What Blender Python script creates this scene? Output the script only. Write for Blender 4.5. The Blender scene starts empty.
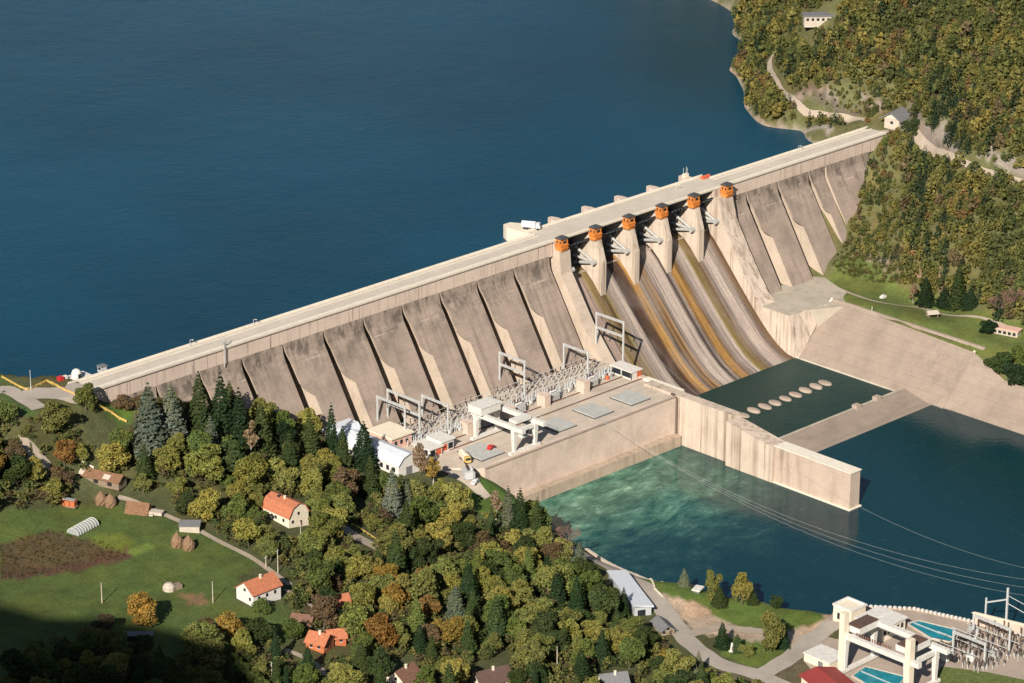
import bpy, math, random
import numpy as np
from mathutils import Vector, Matrix
random.seed(7); RNG = np.random.RandomState(11)
R_ = math.radians
S = bpy.context.scene
COL = S.collection

# ------------------------------------------------------------------ camera
CF, CPITCH, CAZ, CROLL = 3388.04, R_(20.8712), R_(45.4116), R_(0.15)
CAM = Vector((-715.19, -947.99, 535.03))
Fv = Vector((math.cos(CAZ)*math.cos(CPITCH), math.sin(CAZ)*math.cos(CPITCH), -math.sin(CPITCH)))
Rv0 = Vector((math.sin(CAZ), -math.cos(CAZ), 0)); Uv0 = Rv0.cross(Fv)
Rv = Rv0*math.cos(CROLL) + Uv0*math.sin(CROLL); Uv = -Rv0*math.sin(CROLL) + Uv0*math.cos(CROLL)
cd = bpy.data.cameras.new('camera'); cam = bpy.data.objects.new('camera', cd); COL.objects.link(cam)
cd.sensor_width = 36; cd.lens = CF*36/1024; cd.clip_start = 5; cd.clip_end = 30000
M = Matrix((Rv, Uv, -Fv)).transposed().to_4x4(); M.translation = CAM; cam.matrix_world = M
S.camera = cam
def proj(p):
    d = Vector(p)-CAM; z = d.dot(Fv)
    return 512+CF*d.dot(Rv)/z, 341.5-CF*d.dot(Uv)/z
def ray(px, py): return Fv*CF + Rv*(px-512) - Uv*(py-341.5)
def UZ(px, py, z):
    d = ray(px, py); return CAM + d*((z-CAM.z)/d.z)
def FACE(px, py):                      # point on the sloping downstream face of the dam
    d = ray(px, py); t = (-2.6-.63*(52-CAM.z)-CAM.y)/(d.y-.63*d.z); return CAM+d*t

# ------------------------------------------------------------------ terrain height
ctl = []
def cp(*a):
    for px, py, z in a:
        p = UZ(px, py, z); ctl.append((p.x, p.y, z))
def cw(*a): ctl.extend(a)
# right bank, lake side
cp((838,132,60.5),(800,130,60.5),(765,126,60.5),(745,107,60.5),(728,70,60.5),(732,35,60.5),(757,8,60.5),(768,-8,60.5),(790,-34,60.5),(830,-80,60.5),(738,4,52),(720,-14,46),(748,-24,52),(700,-50,44),(770,-60,50),(800,-110,48),(722,30,52),(712,60,50))
cw((420,30,48),(425,60,44),(440,100,44),(480,150,44),(530,200,44),(590,235,44),(700,290,44),(380,60,30),(300,60,25),(200,60,25),(100,60,25),(200,250,25),(400,200,30),(500,300,30),(60,45,38),(30,45,48))
cp((858,122,68.5),(830,119,68.5),(800,109,69),(782,93,70),(770,70,71),(771,52,72),(790,45,83),(800,85,76),(830,98,75))
cp((870,95,77),(820,18,98),(790,20,90),(765,25,69),(850,0,106),(900,70,85),(900,0,107),(945,110,82),(945,60,97),(1023,140,79),(1023,60,103),(1023,0,121),(960,0,114),(920,115,77),(1100,0,135),(1100,100,104),(850,60,89),(900,-60,124),(1023,-60,138),(860,-60,100))
cp((925,143,68),(945,155,68),(975,168,67),(1000,176,66),(1023,183,65),(885,132,66),(903,124,69),(900,112,71))
cw((461,0,66),(470,-3,68))
for px, py in ((869,154),(862,190),(855,215),(846,240),(836,252),(826,264),(818,284)):
    p = FACE(px, py); ctl.append((p.x, p.y, p.z-.3))
cp((905,180,52.5),(900,220,40.5),(880,250,30),(950,225,47.5),(1000,232,49.5),(950,265,34),(1023,250,45),(1023,290,33),(1000,290,31.5),(870,284,21),(915,288,21.2),(925,318,20.6),(958,302,21.2),(1000,330,20.4),(1023,340,20),(900,322,20.2),(1100,330,24),(1100,220,60))
cw((372,-60,19.6),(372,-95,19.6),(369,-125,19),(362,-150,12.5),(361,-172,11.5),(361,-220,11),(356,-80,6),(356,-110,6),(353,-150,3),(353,-200,3),(345,-60,-5),(345,-90,-5),(345,-120,-5),(346,-170,-5),(346,-230,-5),
   (400,-170,20),(420,-230,35),(390,-260,22),(360,-280,8),(348,-330,-5),(440,-330,60),(380,-400,20))
cw((360,-22,18.4),(372,-30,18.6),(382,-42,18.8),(375,-18,18.8),(392,-20,19.2),(385,-12,19.5))
# river bed
cw((260,-90,-6),(320,-90,-6),(250,-110,-6),(330,-115,-6),(260,-150,-6),(200,-100,-6),(160,-100,-6),(300,-180,-6),(210,-150,-6),(170,-150,-6),(220,-220,-6),(190,-200,-6),(250,-300,-6),(300,-260,-6),(220,-340,-6),(280,-400,-6),(240,-60,-6),(290,-60,-6),(330,-60,-6),(150,-120,-6))
# left river shore
shore = [(140,-97),(131,-118),(128.5,-133),(127,-160),(128.5,-172),(136,-184),(144,-208),(151,-227),(162,-245),(176,-278),(186,-310),(198,-350)]
for x, y in shore:
    cw((x-1.5, y, 3.2 if y < -150 else 5), (x+4.5, y+.5, -3.5))
# powerhouse / dam foot
cw((0,-3,61),(22,-4,56),(50,-6,47),(71,-9,38),(92,-16,28),(112,-22,20.5),(100,-38,20.2),(106,-62,19.8),(88,-45,23),(62,-30,35),(40,-30,41),(12,-22,50),(130,-35,17),(160,-35,15),(200,-35,12),(230,-40,10),(150,-62,12),(200,-62,8),(225,-70,0),(170,-72,3),(200,-74,-3),
   (60,0,40),(100,0,30),(140,0,20),(200,0,20),(240,-20,5),(390,-10,22),(420,-6,45),(115,-75,19.4),(122,-84,18))
cp((476,483,18.5),(470,500,16.5),(498,500,12),(528,515,7.5),(544,512,3.5))
cw((128,-86,14),(140,-88,3),(150,-86,-4))
# left bank
cp((0,385,66.8),(30,392,66.8),(65,398,66.8),(40,411,66.3),(0,400,66),(0,376,65),(25,381,65.5),(-60,370,66),(60,425,60),(94,402,63),(120,420,54),(108,440,51),(30,440,60),(0,440,61),(0,480,51),(60,470,47),(30,460,53),
   (100,490,41),(67,503,40),(150,507,37.8),(190,528,35.8),(83,528,38.5),(0,530,42),(188,548,35),(100,560,36),(0,580,39),(258,602,32.5),(235,600,33),(170,591,34),(100,610,36),(0,683,42),(100,683,37),(200,683,33),(300,683,29),
   (283,525,31),(220,500,35.5),(270,475,31),(330,470,24),(350,535,27),(400,560,24),(400,505,20.5),(430,480,19.9),(450,520,18),(500,560,14),(450,600,20),(560,580,10),(520,620,15),(560,650,13),(618,640,9.5),(600,683,13),(512,683,17),(400,683,23),(680,690,9.5),
   (575,548,8),(600,562,8),(650,600,8),(700,650,7.6),(760,660,7),(790,640,6),(820,650,6),(800,690,6.5),(620,580,8.2),(740,610,4.8),(700,590,4.8),(800,620,5),(680,583,4.6),(725,640,6.2),
   (700,760,10),(550,800,16),(400,800,26),(100,800,44),(1000,740,6),(1000,850,8),(-100,500,52),(-100,600,46))
cw((-20,55,62),(-60,75,63),(-100,110,66),(-30,75,50),(-60,110,50),(0,60,48),(150,-262,5.5),(170,-290,5.5),(125,-275,5.8),(190,-330,5.2),(130,-310,5.2),(160,-310,5.2),(175,-300,5.2),(145,-290,5.2),(120,-330,5.2))
ctl = np.array(ctl, float)
P2 = ctl[:, :2]/100.0
def tps(d2): return .5*d2*np.log(d2+1e-12)
n = len(P2)
K = tps(((P2[:, None]-P2[None])**2).sum(2)) + np.eye(n)*.0015
A = np.zeros((n+3, n+3)); A[:n, :n] = K; A[:n, n] = 1; A[:n, n+1:] = P2; A[n, :n] = 1; A[n+1:, :n] = P2.T
W = np.linalg.solve(A, np.r_[ctl[:, 2], 0, 0, 0])
SUN = Vector((-1, -.57, .70)).normalized()
ridge = []
for px, py, z in ((-420,463,52),(-200,502,50),(-60,550,42),(0,568,39),(100,606,36),(200,642,33),(300,676,29),(400,712,27),(520,760,18)):
    g = UZ(px, py, z); k = 660; ridge.append((g.x+SUN.x*k, g.y+SUN.y*k, z+SUN.z*k))
ridge.append((ridge[-1][0]+40, ridge[-1][1]-150, ridge[-1][2]-200))
def seg_noise(x, y):
    v = 0; a = 1.0; f = .013
    for i in range(4):
        v = v + a*np.sin(x*f*1.3+y*f*.7+i*2.1)*np.cos(y*f*1.1-x*f*.4+i*1.3); a *= .5; f *= 2.1
    return v
def Hraw(X, Y):
    X = np.asarray(X, float); Y = np.asarray(Y, float); sh = X.shape
    q = np.stack([X.ravel(), Y.ravel()], 1)/100.; out = np.empty(len(q))
    for i in range(0, len(q), 20000):
        c = q[i:i+20000]; d2 = ((c[:, None]-P2[None])**2).sum(2)
        out[i:i+20000] = tps(d2)@W[:n] + W[n] + c@W[n+1:]
    h = out.reshape(sh)
    # beyond the mapped area fall back to plain slopes
    dx = np.maximum(np.maximum(-170-X, X-560), 0); dy = np.maximum(np.maximum(-400-Y, Y-260), 0)
    dd = np.sqrt(dx*dx+dy*dy); w = np.exp(-(dd/90)**2)
    far_r = np.clip(60+(X-330)*.42-np.maximum(Y-150, 0)*.25, 20, 420)
    far_r = np.where((Y > 230) & (X < 560+.9*(Y-230)), 20, far_r)
    far_l = np.clip(40-X*.12+np.maximum(-Y-300, 0)*.15, 5, 260)
    far_l = np.where(Y > 100, np.clip(66+(-X-120)*.5, 30, 300), far_l)
    far = np.where(X > 250, far_r, far_l)
    far = np.where((X > 200) & (X < 345) & (Y < -100), -6, far)
    h = h*w + far*(1-w)
    best = np.full(sh, -1e9)
    for (ax, ay, az), (bx, by, bz) in zip(ridge[:-1], ridge[1:]):
        ux, uy = bx-ax, by-ay; L = ux*ux+uy*uy
        t = np.clip(((X-ax)*ux+(Y-ay)*uy)/L, 0, 1)
        d = np.sqrt((X-ax-t*ux)**2+(Y-ay-t*uy)**2)
        best = np.maximum(best, az+t*(bz-az)-d*1.02)
    h = np.maximum(h, best)
    h = np.where((X < 4) & (X > -75) & (Y > -12) & (Y < 70) & (h > 64.8) & (h < 69.5), 66.6, h)
    far_mask = np.clip((dd-40)/120, 0, 1)
    return h + seg_noise(X, Y)*(.25+8*far_mask)*np.where(h > 3, 1, .0)
def axis(lo, hi, step, far_lo, far_hi):
    a = list(np.arange(lo, hi+.01, step)); s = step; v = lo; left = []
    while v > far_lo: s *= 1.16; v -= s; left.append(v)
    s = step; v = hi; right = []
    while v < far_hi: s *= 1.16; v += s; right.append(v)
    return np.array(left[::-1]+a+right)
GX = axis(-160, 560, 2.5, -2600, 3600); GY = axis(-330, 240, 2.5, -2600, 4200)
XX, YY = np.meshgrid(GX, GY, indexing='ij')
ZZ = Hraw(XX, YY)
def H(x, y):
    i = min(max(int(np.searchsorted(GX, x))-1, 0), len(GX)-2); j = min(max(int(np.searchsorted(GY, y))-1, 0), len(GY)-2)
    a = (x-GX[i])/(GX[i+1]-GX[i]); b = (y-GY[j])/(GY[j+1]-GY[j])
    z00, z10, z01, z11 = ZZ[i, j], ZZ[i+1, j], ZZ[i, j+1], ZZ[i+1, j+1]
    return float((z00*(1-a)+z10*a)*(1-b)+(z01*(1-a)+z11*a)*b)
def G(px, py):                         # where a line of sight meets the ground
    d = ray(px, py).normalized(); t = 500.; prev = t
    while t < 3500:
        p = CAM+d*t
        if p.z < H(p.x, p.y): break
        prev = t; t += 6
    lo, hi = prev, t
    for _ in range(18):
        m = (lo+hi)/2; p = CAM+d*m
        if p.z < H(p.x, p.y): hi = m
        else: lo = m
    p = CAM+d*hi; return Vector((p.x, p.y, H(p.x, p.y)))
def GP(*a): return [G(*p) for p in a]
def inpoly(X, Y, poly):
    X = np.asarray(X); Y = np.asarray(Y); c = np.zeros(X.shape, bool); m = len(poly)
    for i in range(m):
        x0, y0 = poly[i][0], poly[i][1]; x1, y1 = poly[(i+1) % m][0], poly[(i+1) % m][1]
        with np.errstate(divide='ignore', invalid='ignore'):
            t = ((y0 > Y) != (y1 > Y)) & (X < (x1-x0)*(Y-y0)/((y1-y0) if y1 != y0 else 1e-9)+x0)
        c ^= t
    return c

# ------------------------------------------------------------------ mesh builder and object helpers
class MB:
    def __init__(s): s.v = []; s.f = []; s.m = []; s.T = None
    def add(s, vs, fs, mi=0):
        b = len(s.v)
        for p in vs:
            p = Vector(p); s.v.append(tuple(s.T@p) if s.T else tuple(p))
        for k, f in enumerate(fs):
            s.f.append(tuple(b+i for i in f)); s.m.append(mi[k] if isinstance(mi, (list, tuple)) else mi)
        return s
    def box(s, x0, x1, y0, y1, z0, z1, mi=0):
        return s.add([(x0,y0,z0),(x1,y0,z0),(x1,y1,z0),(x0,y1,z0),(x0,y0,z1),(x1,y0,z1),(x1,y1,z1),(x0,y1,z1)],
                     [(0,3,2,1),(4,5,6,7),(0,1,5,4),(1,2,6,5),(2,3,7,6),(3,0,4,7)], mi)
    def cbox(s, c, d, mi=0): return s.box(c[0]-d[0]/2, c[0]+d[0]/2, c[1]-d[1]/2, c[1]+d[1]/2, c[2], c[2]+d[2], mi)
    def prism_x(s, prof, x0, x1, mi=0, side=None):     # prof: (y,z) clockwise seen from +x or not, made two-sided safe by recalculation
        k = len(prof); vs = [(x0, y, z) for y, z in prof]+[(x1, y, z) for y, z in prof]
        fs = [(i, (i+1) % k, k+(i+1) % k, k+i) for i in range(k)]; ms = [mi]*k
        fs += [tuple(range(k)), tuple(range(2*k-1, k-1, -1))]; ms += [mi if side is None else side]*2
        return s.add(vs, fs, ms)
    def prism_z(s, poly, z0, z1, mi=0):
        k = len(poly); g = (lambda z: (lambda i: z[i] if isinstance(z, (list, tuple)) else z))
        a, b = g(z0), g(z1)
        vs = [(p[0], p[1], a(i)) for i, p in enumerate(poly)]+[(p[0], p[1], b(i)) for i, p in enumerate(poly)]
        fs = [(i, (i+1) % k, k+(i+1) % k, k+i) for i in range(k)]+[tuple(range(k)), tuple(range(2*k-1, k-1, -1))]
        return s.add(vs, fs, mi)
    def tube(s, p, q, r, r2=None, nn=6, mi=0):
        p = Vector(p); q = Vector(q); r2 = r if r2 is None else r2; d = (q-p)
        if d.length < 1e-6: return s
        d.normalize(); u = d.orthogonal().normalized(); w = d.cross(u)
        vs = [p+(u*math.cos(6.2832*i/nn)+w*math.sin(6.2832*i/nn))*r for i in range(nn)]+[q+(u*math.cos(6.2832*i/nn)+w*math.sin(6.2832*i/nn))*r2 for i in range(nn)]
        return s.add(vs, [(i, (i+1) % nn, nn+(i+1) % nn, nn+i) for i in range(nn)]+[tuple(range(nn-1, -1, -1)), tuple(range(nn, 2*nn))], mi)
    def lathe(s, prof, c=(0,0,0), nn=10, mi=0, sx=1, sy=1):
        vs = []
        for r, z in prof:
            for i in range(nn): vs.append((c[0]+sx*r*math.cos(6.2832*i/nn), c[1]+sy*r*math.sin(6.2832*i/nn), c[2]+z))
        fs = []
        for k in range(len(prof)-1):
            for i in range(nn): j = (i+1) % nn; fs.append((k*nn+i, k*nn+j, (k+1)*nn+j, (k+1)*nn+i))
        fs += [tuple(range(nn-1, -1, -1)), tuple(range((len(prof)-1)*nn, len(prof)*nn))]
        return s.add(vs, fs, mi)
    def build(s, name, mats, parent=None, recalc=True, smooth=False):
        me = bpy.data.meshes.new(name); me.from_pydata(s.v, [], s.f)
        mats = mats if isinstance(mats, (list, tuple)) else [mats]
        for m in mats: me.materials.append(m)
        if max(s.m or [0]) > 0: me.polygons.foreach_set('material_index', s.m)
        if recalc:
            import bmesh
            bm = bmesh.new(); bm.from_mesh(me); bmesh.ops.recalc_face_normals(bm, faces=bm.faces); bm.to_mesh(me); bm.free()
        if smooth: me.polygons.foreach_set('use_smooth', [True]*len(me.polygons))
        me.update(); o = bpy.data.objects.new(name, me); COL.objects.link(o)
        if parent: o.parent = parent
        return o
def tag(o, label, cat, group=None, kind=None):
    if label: o['label'] = label
    if cat: o['category'] = cat
    if group: o['group'] = group
    if kind: o['kind'] = kind
    return o
def thing(name, label, cat, loc=(0,0,0), rz=0, group=None):
    o = bpy.data.objects.new(name, None); COL.objects.link(o); o.location = loc; o.rotation_euler = (0, 0, rz)
    return tag(o, label, cat, group)
def dup(root, loc=None, rz=None, label=None, group=None, scale=None, color=None):
    r = root.copy(); COL.objects.link(r)
    if loc is not None: r.location = loc
    if rz is not None: r.rotation_euler = (0, 0, rz)
    if scale is not None: r.scale = scale
    if label: r['label'] = label
    if group: r['group'] = group
    for ch in list(root.children):
        c = ch.copy(); COL.objects.link(c); c.parent = r
        if color: c.color = color
        for g in ch.children:
            d = g.copy(); COL.objects.link(d); d.parent = c
    return r

# ------------------------------------------------------------------ materials
def newmat(name):
    m = bpy.data.materials.new(name); m.use_nodes = True; nt = m.node_tree
    b = nt.nodes['Principled BSDF']; b.inputs['Roughness'].default_value = .9
    try: b.inputs['Specular IOR Level'].default_value = .25
    except Exception: pass
    return m, nt, b
def N(nt, t, **kw):
    o = nt.nodes.new(t)
    for k, v in kw.items():
        if k.startswith('i_'): o.inputs[int(k[2:])].default_value = v
        else: setattr(o, k, v)
    return o
def noise(nt, vec, scale, detail=4, rough=.6):
    o = N(nt, 'ShaderNodeTexNoise'); o.inputs['Scale'].default_value = scale; o.inputs['Detail'].default_value = detail; o.inputs['Roughness'].default_value = rough
    if vec: nt.links.new(vec, o.inputs['Vector'])
    return o.outputs['Fac']
def ramp(nt, fac, stops, interp='LINEAR'):
    o = N(nt, 'ShaderNodeValToRGB'); cr = o.color_ramp; cr.interpolation = interp
    while len(cr.elements) < len(stops): cr.elements.new(.5)
    for e, (p, c) in zip(cr.elements, stops):
        e.position = p; e.color = (*c, 1) if isinstance(c, (tuple, list)) else (c, c, c, 1)
    nt.links.new(fac, o.inputs[0]); return o.outputs[0]
def mixc(nt, fac, a, b, mode='MIX'):
    o = N(nt, 'ShaderNodeMix', data_type='RGBA', blend_type=mode)
    for s_, v in ((0, fac), (6, a), (7, b)):
        if hasattr(v, 'is_output'): nt.links.new(v, o.inputs[s_])
        else: o.inputs[s_].default_value = v if s_ == 0 else (*v, 1) if len(v) == 3 else v
    return o.outputs[2]
def math_(nt, op, a, b=None):
    o = N(nt, 'ShaderNodeMath', operation=op)
    for i, v in enumerate((a, b)):
        if v is None: continue
        if hasattr(v, 'is_output'): nt.links.new(v, o.inputs[i])
        else: o.inputs[i].default_value = v
    return o.outputs[0]
def posvec(nt, scale=(1,1,1), obj=False):
    src = N(nt, 'ShaderNodeTexCoord').outputs['Object'] if obj else N(nt, 'ShaderNodeNewGeometry').outputs['Position']
    mp = N(nt, 'ShaderNodeMapping'); mp.inputs['Scale'].default_value = scale
    nt.links.new(src, mp.inputs['Vector']); return mp.outputs['Vector'], src
def bump(nt, b, h, strength=.4, dist=.2):
    o = N(nt, 'ShaderNodeBump'); o.inputs['Strength'].default_value = strength; o.inputs['Distance'].default_value = dist
    nt.links.new(h, o.inputs['Height']); nt.links.new(o.outputs[0], b.inputs['Normal'])
def plain(name, c, rough=.8, var=.12, scale=.8, metal=0):
    m, nt, b = newmat(name); v, _ = posvec(nt)
    c0 = tuple(x*(1-var) for x in c); c1 = tuple(min(1, x*(1+var)) for x in c)
    col = ramp(nt, noise(nt, v, scale, 5), [(.3, c0), (.7, c1)])
    nt.links.new(col, b.inputs['Base Color']); b.inputs['Roughness'].default_value = rough; b.inputs['Metallic'].default_value = metal
    return m
def concrete(name, c, dark, svec, lo=.5, hi=.68, joint=0, amt=.7, blot=.12, vj=0, top=None):
    """weathered concrete: big blotches, stains running along the short axis of svec, optional lift joints"""
    m, nt, b = newmat(name); L = nt.links.new
    v1, pos = posvec(nt)
    c0 = tuple(x*(1-blot*1.5) for x in c); c1 = tuple(min(1, x*(1+blot)) for x in c)
    base = ramp(nt, noise(nt, v1, .09, 6, .65), [(.3, c0), (.5, c), (.72, c1)])
    fine = ramp(nt, noise(nt, v1, 1.3, 4, .7), [(.25, .86), (.75, 1.1)])
    base = mixc(nt, 1, base, fine, 'MULTIPLY')
    v2, _ = posvec(nt, svec)
    st = ramp(nt, noise(nt, v2, 1, 3, .55), [(lo, 0.), (hi, 1.)])
    big = ramp(nt, noise(nt, v1, .035, 2, .5), [(.35, .15), (.65, 1.)])
    st = math_(nt, 'MULTIPLY', st, big); st = math_(nt, 'MULTIPLY', st, amt)
    col = mixc(nt, st, base, dark)
    if joint:
        sep = N(nt, 'ShaderNodeSeparateXYZ'); L(pos, sep.inputs[0])
        jz = math_(nt, 'FRACT', math_(nt, 'DIVIDE', sep.outputs[2], joint))
        jz = math_(nt, 'LESS_THAN', jz, .09)
        jx = math_(nt, 'LESS_THAN', math_(nt, 'FRACT', math_(nt, 'DIVIDE', sep.outputs[0], joint*1.45)), .05)
        jj = math_(nt, 'MULTIPLY', math_(nt, 'MAXIMUM', jz, jx), .22)
        col = mixc(nt, jj, col, tuple(x*.55 for x in c))
    if vj or top:
        sep = N(nt, 'ShaderNodeSeparateXYZ'); L(pos, sep.inputs[0])
    if vj:                                                   # vertical casting joints with dark runs of uneven width
        wj = math_(nt, 'MULTIPLY', math_(nt, 'SUBTRACT', noise(nt, posvec(nt, (.23,.23,.0))[0], 1, 3, .8), .46), .5)
        jx = math_(nt, 'LESS_THAN', math_(nt, 'FRACT', math_(nt, 'DIVIDE', math_(nt, 'ADD', math_(nt, 'ADD', sep.outputs[0], sep.outputs[1]), math_(nt, 'MULTIPLY', noise(nt, posvec(nt, (.12,.12,.0))[0], 1, 3), 9.)), vj)), math_(nt, 'MAXIMUM', wj, .055))
        jx = math_(nt, 'MULTIPLY', jx, ramp(nt, noise(nt, posvec(nt, (.5,.5,.12))[0], 1, 3), [(.35, .1), (.6, .8)]))
        col = mixc(nt, jx, col, dark)
    if top:                                                  # dirt that gathered along the old construction bench
        zz = math_(nt, 'DIVIDE', math_(nt, 'SUBTRACT', sep.outputs[2], top[0]), top[1])
        tn = noise(nt, posvec(nt, (.22,.22,.10))[0], 1, 5, .7)
        tm = math_(nt, 'MULTIPLY', ramp(nt, zz, [(0., 0.), (.8, 1.)]), ramp(nt, tn, [(.47, 0.), (.60, .8)]))
        col = mixc(nt, tm, col, top[2])
        hz = math_(nt, 'MULTIPLY', math_(nt, 'LESS_THAN', math_(nt, 'ABSOLUTE', math_(nt, 'SUBTRACT', sep.outputs[2], 51.6)), .22), ramp(nt, noise(nt, posvec(nt, (.08,.0,.0))[0], 1, 2), [(.5, 0.), (.6, .4)]))
        col = mixc(nt, hz, col, (.55,.45,.38))
    L(col, b.inputs['Base Color'])
    bump(nt, b, noise(nt, v1, 1.1, 5, .7), .35, .25)
    return m
MAT = {}
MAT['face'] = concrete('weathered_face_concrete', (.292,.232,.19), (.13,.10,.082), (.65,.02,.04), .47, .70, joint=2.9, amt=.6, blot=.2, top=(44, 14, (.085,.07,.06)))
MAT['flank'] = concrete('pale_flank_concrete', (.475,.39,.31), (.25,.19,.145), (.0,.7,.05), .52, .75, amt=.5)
MAT['band'] = concrete('parapet_band_concrete', (.55,.445,.37), (.17,.12,.10), (.55,.5,.02), .56, .66, amt=.6, blot=.08, vj=5.3)
MAT['pier'] = concrete('pier_side_concrete', (.52,.44,.36), (.27,.19,.13), (.0,.55,.015), .48, .66, amt=.7)
MAT['lowwall'] = concrete('brownish_wall_concrete', (.46,.365,.295), (.20,.145,.11), (.35,.35,.03), .5, .68, amt=.7, blot=.12)
MAT['hatch'] = plain('grey_hatch_cover', (.40,.40,.375), .8, .12, .6)
MAT['wall'] = concrete('river_wall_concrete', (.52,.43,.35), (.21,.155,.115), (.5,.5,.012), .46, .64, amt=.85, vj=13.4)
MAT['phwall'] = concrete('powerhouse_wall_concrete', (.57,.455,.375), (.33,.24,.18), (.16,.16,.07), .53, .74, amt=.6, blot=.12)
MAT['dull'] = concrete('dull_concrete', (.36,.29,.235), (.22,.17,.13), (.3,.3,.1), .5, .75, amt=.5)
MAT['dirtywall'] = concrete('stained_low_wall', (.42,.33,.25), (.20,.15,.11), (.5,.5,.03), .48, .66, amt=.7)
MAT['bank'] = concrete('paved_bank_concrete', (.29,.23,.185), (.20,.155,.125), (.05,.3,.3), .5, .7, joint=3.2, amt=.5)
MAT['deck'] = concrete('deck_concrete', (.50,.425,.345), (.26,.21,.165), (.1,.25,.25), .5, .75, amt=.5)
MAT['crest'] = concrete('crest_road_concrete', (.53,.47,.39), (.36,.31,.26), (.03,.5,.5), .5, .75, amt=.5, blot=.07)
MAT['rim'] = plain('pale_parapet', (.68,.62,.52), .85)
MAT['pad'] = concrete('rough_pad', (.42,.37,.30), (.24,.22,.14), (.2,.2,.2), .5, .7, amt=.6)
MAT['white'] = plain('white_paint', (.60,.575,.53), .6, .14)
MAT['cream'] = plain('cream_plaster', (.68,.60,.47), .8, .08)
MAT['pink'] = plain('pink_plaster', (.60,.38,.30), .8, .08)
MAT['whitewash'] = plain('whitewash', (.62,.59,.55), .8, .10)
MAT['sheetroof'] = plain('pale_sheet_roof', (.55,.58,.62), .35, .08)
MAT['redpanel'] = plain('red_panel', (.50,.115,.05), .6)
MAT['redroof'] = plain('dark_red_sheet_roof', (.26,.045,.04), .6, .12, .4)
MAT['tile'] = plain('orange_clay_tiles', (.40,.145,.075), .85, .3, 1.6)
MAT['oldtile'] = plain('old_brown_tiles', (.16,.085,.06), .9, .25, 1.4)
MAT['brownroof'] = plain('brown_felt_roof', (.10,.062,.05), .85, .15)
MAT['greyroof'] = plain('grey_slate_roof', (.16,.16,.165), .8, .15)
MAT['steel'] = plain('galvanised_steel', (.50,.51,.50), .45, .1, 1, .1)
MAT['gatesteel'] = plain('weathered_gate_steel', (.36,.35,.33), .6, .15)
MAT['darksteel'] = plain('dark_gate_plate', (.018,.026,.035), .6, .3)
MAT['ceramic'] = plain('brown_ceramic', (.06,.035,.028), .4)
MAT['greyceramic'] = plain('grey_ceramic', (.40,.42,.43), .4)
MAT['orange'] = plain('orange_paint', (.58,.20,.045), .7, .3, 1.8)
MAT['darkroof'] = plain('tar_roof', (.07,.07,.075), .8, .2)
MAT['glass'] = plain('dark_glass', (.02,.025,.03), .15, .1)
MAT['yellow'] = plain('yellow_paint', (.50,.34,.10), .6, .2)
MAT['red'] = plain('red_paint', (.45,.03,.03), .4, .08)
MAT['black'] = plain('black_rubber', (.02,.02,.02), .8)
MAT['carwhite'] = plain('white_car_paint', (.58,.58,.58), .3, .03)
MAT['cardark'] = plain('dark_car_paint', (.03,.035,.05), .3, .1)
MAT['wood'] = plain('weathered_wood', (.22,.17,.12), .9, .25, 2)
MAT['bark'] = plain('bark', (.13,.10,.075), .95, .25, 3)
MAT['palebark'] = plain('pale_bark', (.42,.36,.29), .95, .2, 3)
MAT['oldins'] = plain('dark_ceramic', (.13,.095,.075), .6, .3)
MAT['brick'] = plain('orange_bricks', (.42,.13,.055), .9, .2, 2)
MAT['hay'] = plain('dry_hay', (.20,.125,.075), 1, .3, 2.5)
MAT['thatch'] = plain('rusty_thatch', (.19,.105,.06), 1, .3, 1.2)
MAT['stone'] = plain('pale_stone', (.45,.39,.32), .9, .2, 1.5)
MAT['tarp'] = plain('greenhouse_film', (.27,.30,.29), .4, .1)
MAT['asphalt'] = concrete('worn_asphalt', (.37,.325,.275), (.25,.22,.19), (.1,.1,.1), .5, .7, amt=.4)
MAT['track'] = concrete('gravel_track', (.37,.305,.24), (.24,.20,.12), (.2,.2,.2), .5, .7, amt=.6)
MAT['fieldroad'] = concrete('dirt_road', (.36,.30,.235), (.2,.17,.11), (.2,.2,.2), .5, .7, amt=.5)
MAT['grass'] = plain('short_grass', (.10,.125,.035), 1, .35, .6)
MAT['blue'] = plain('turquoise_liner', (.015,.19,.24), .25, .3, .5)

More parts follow.
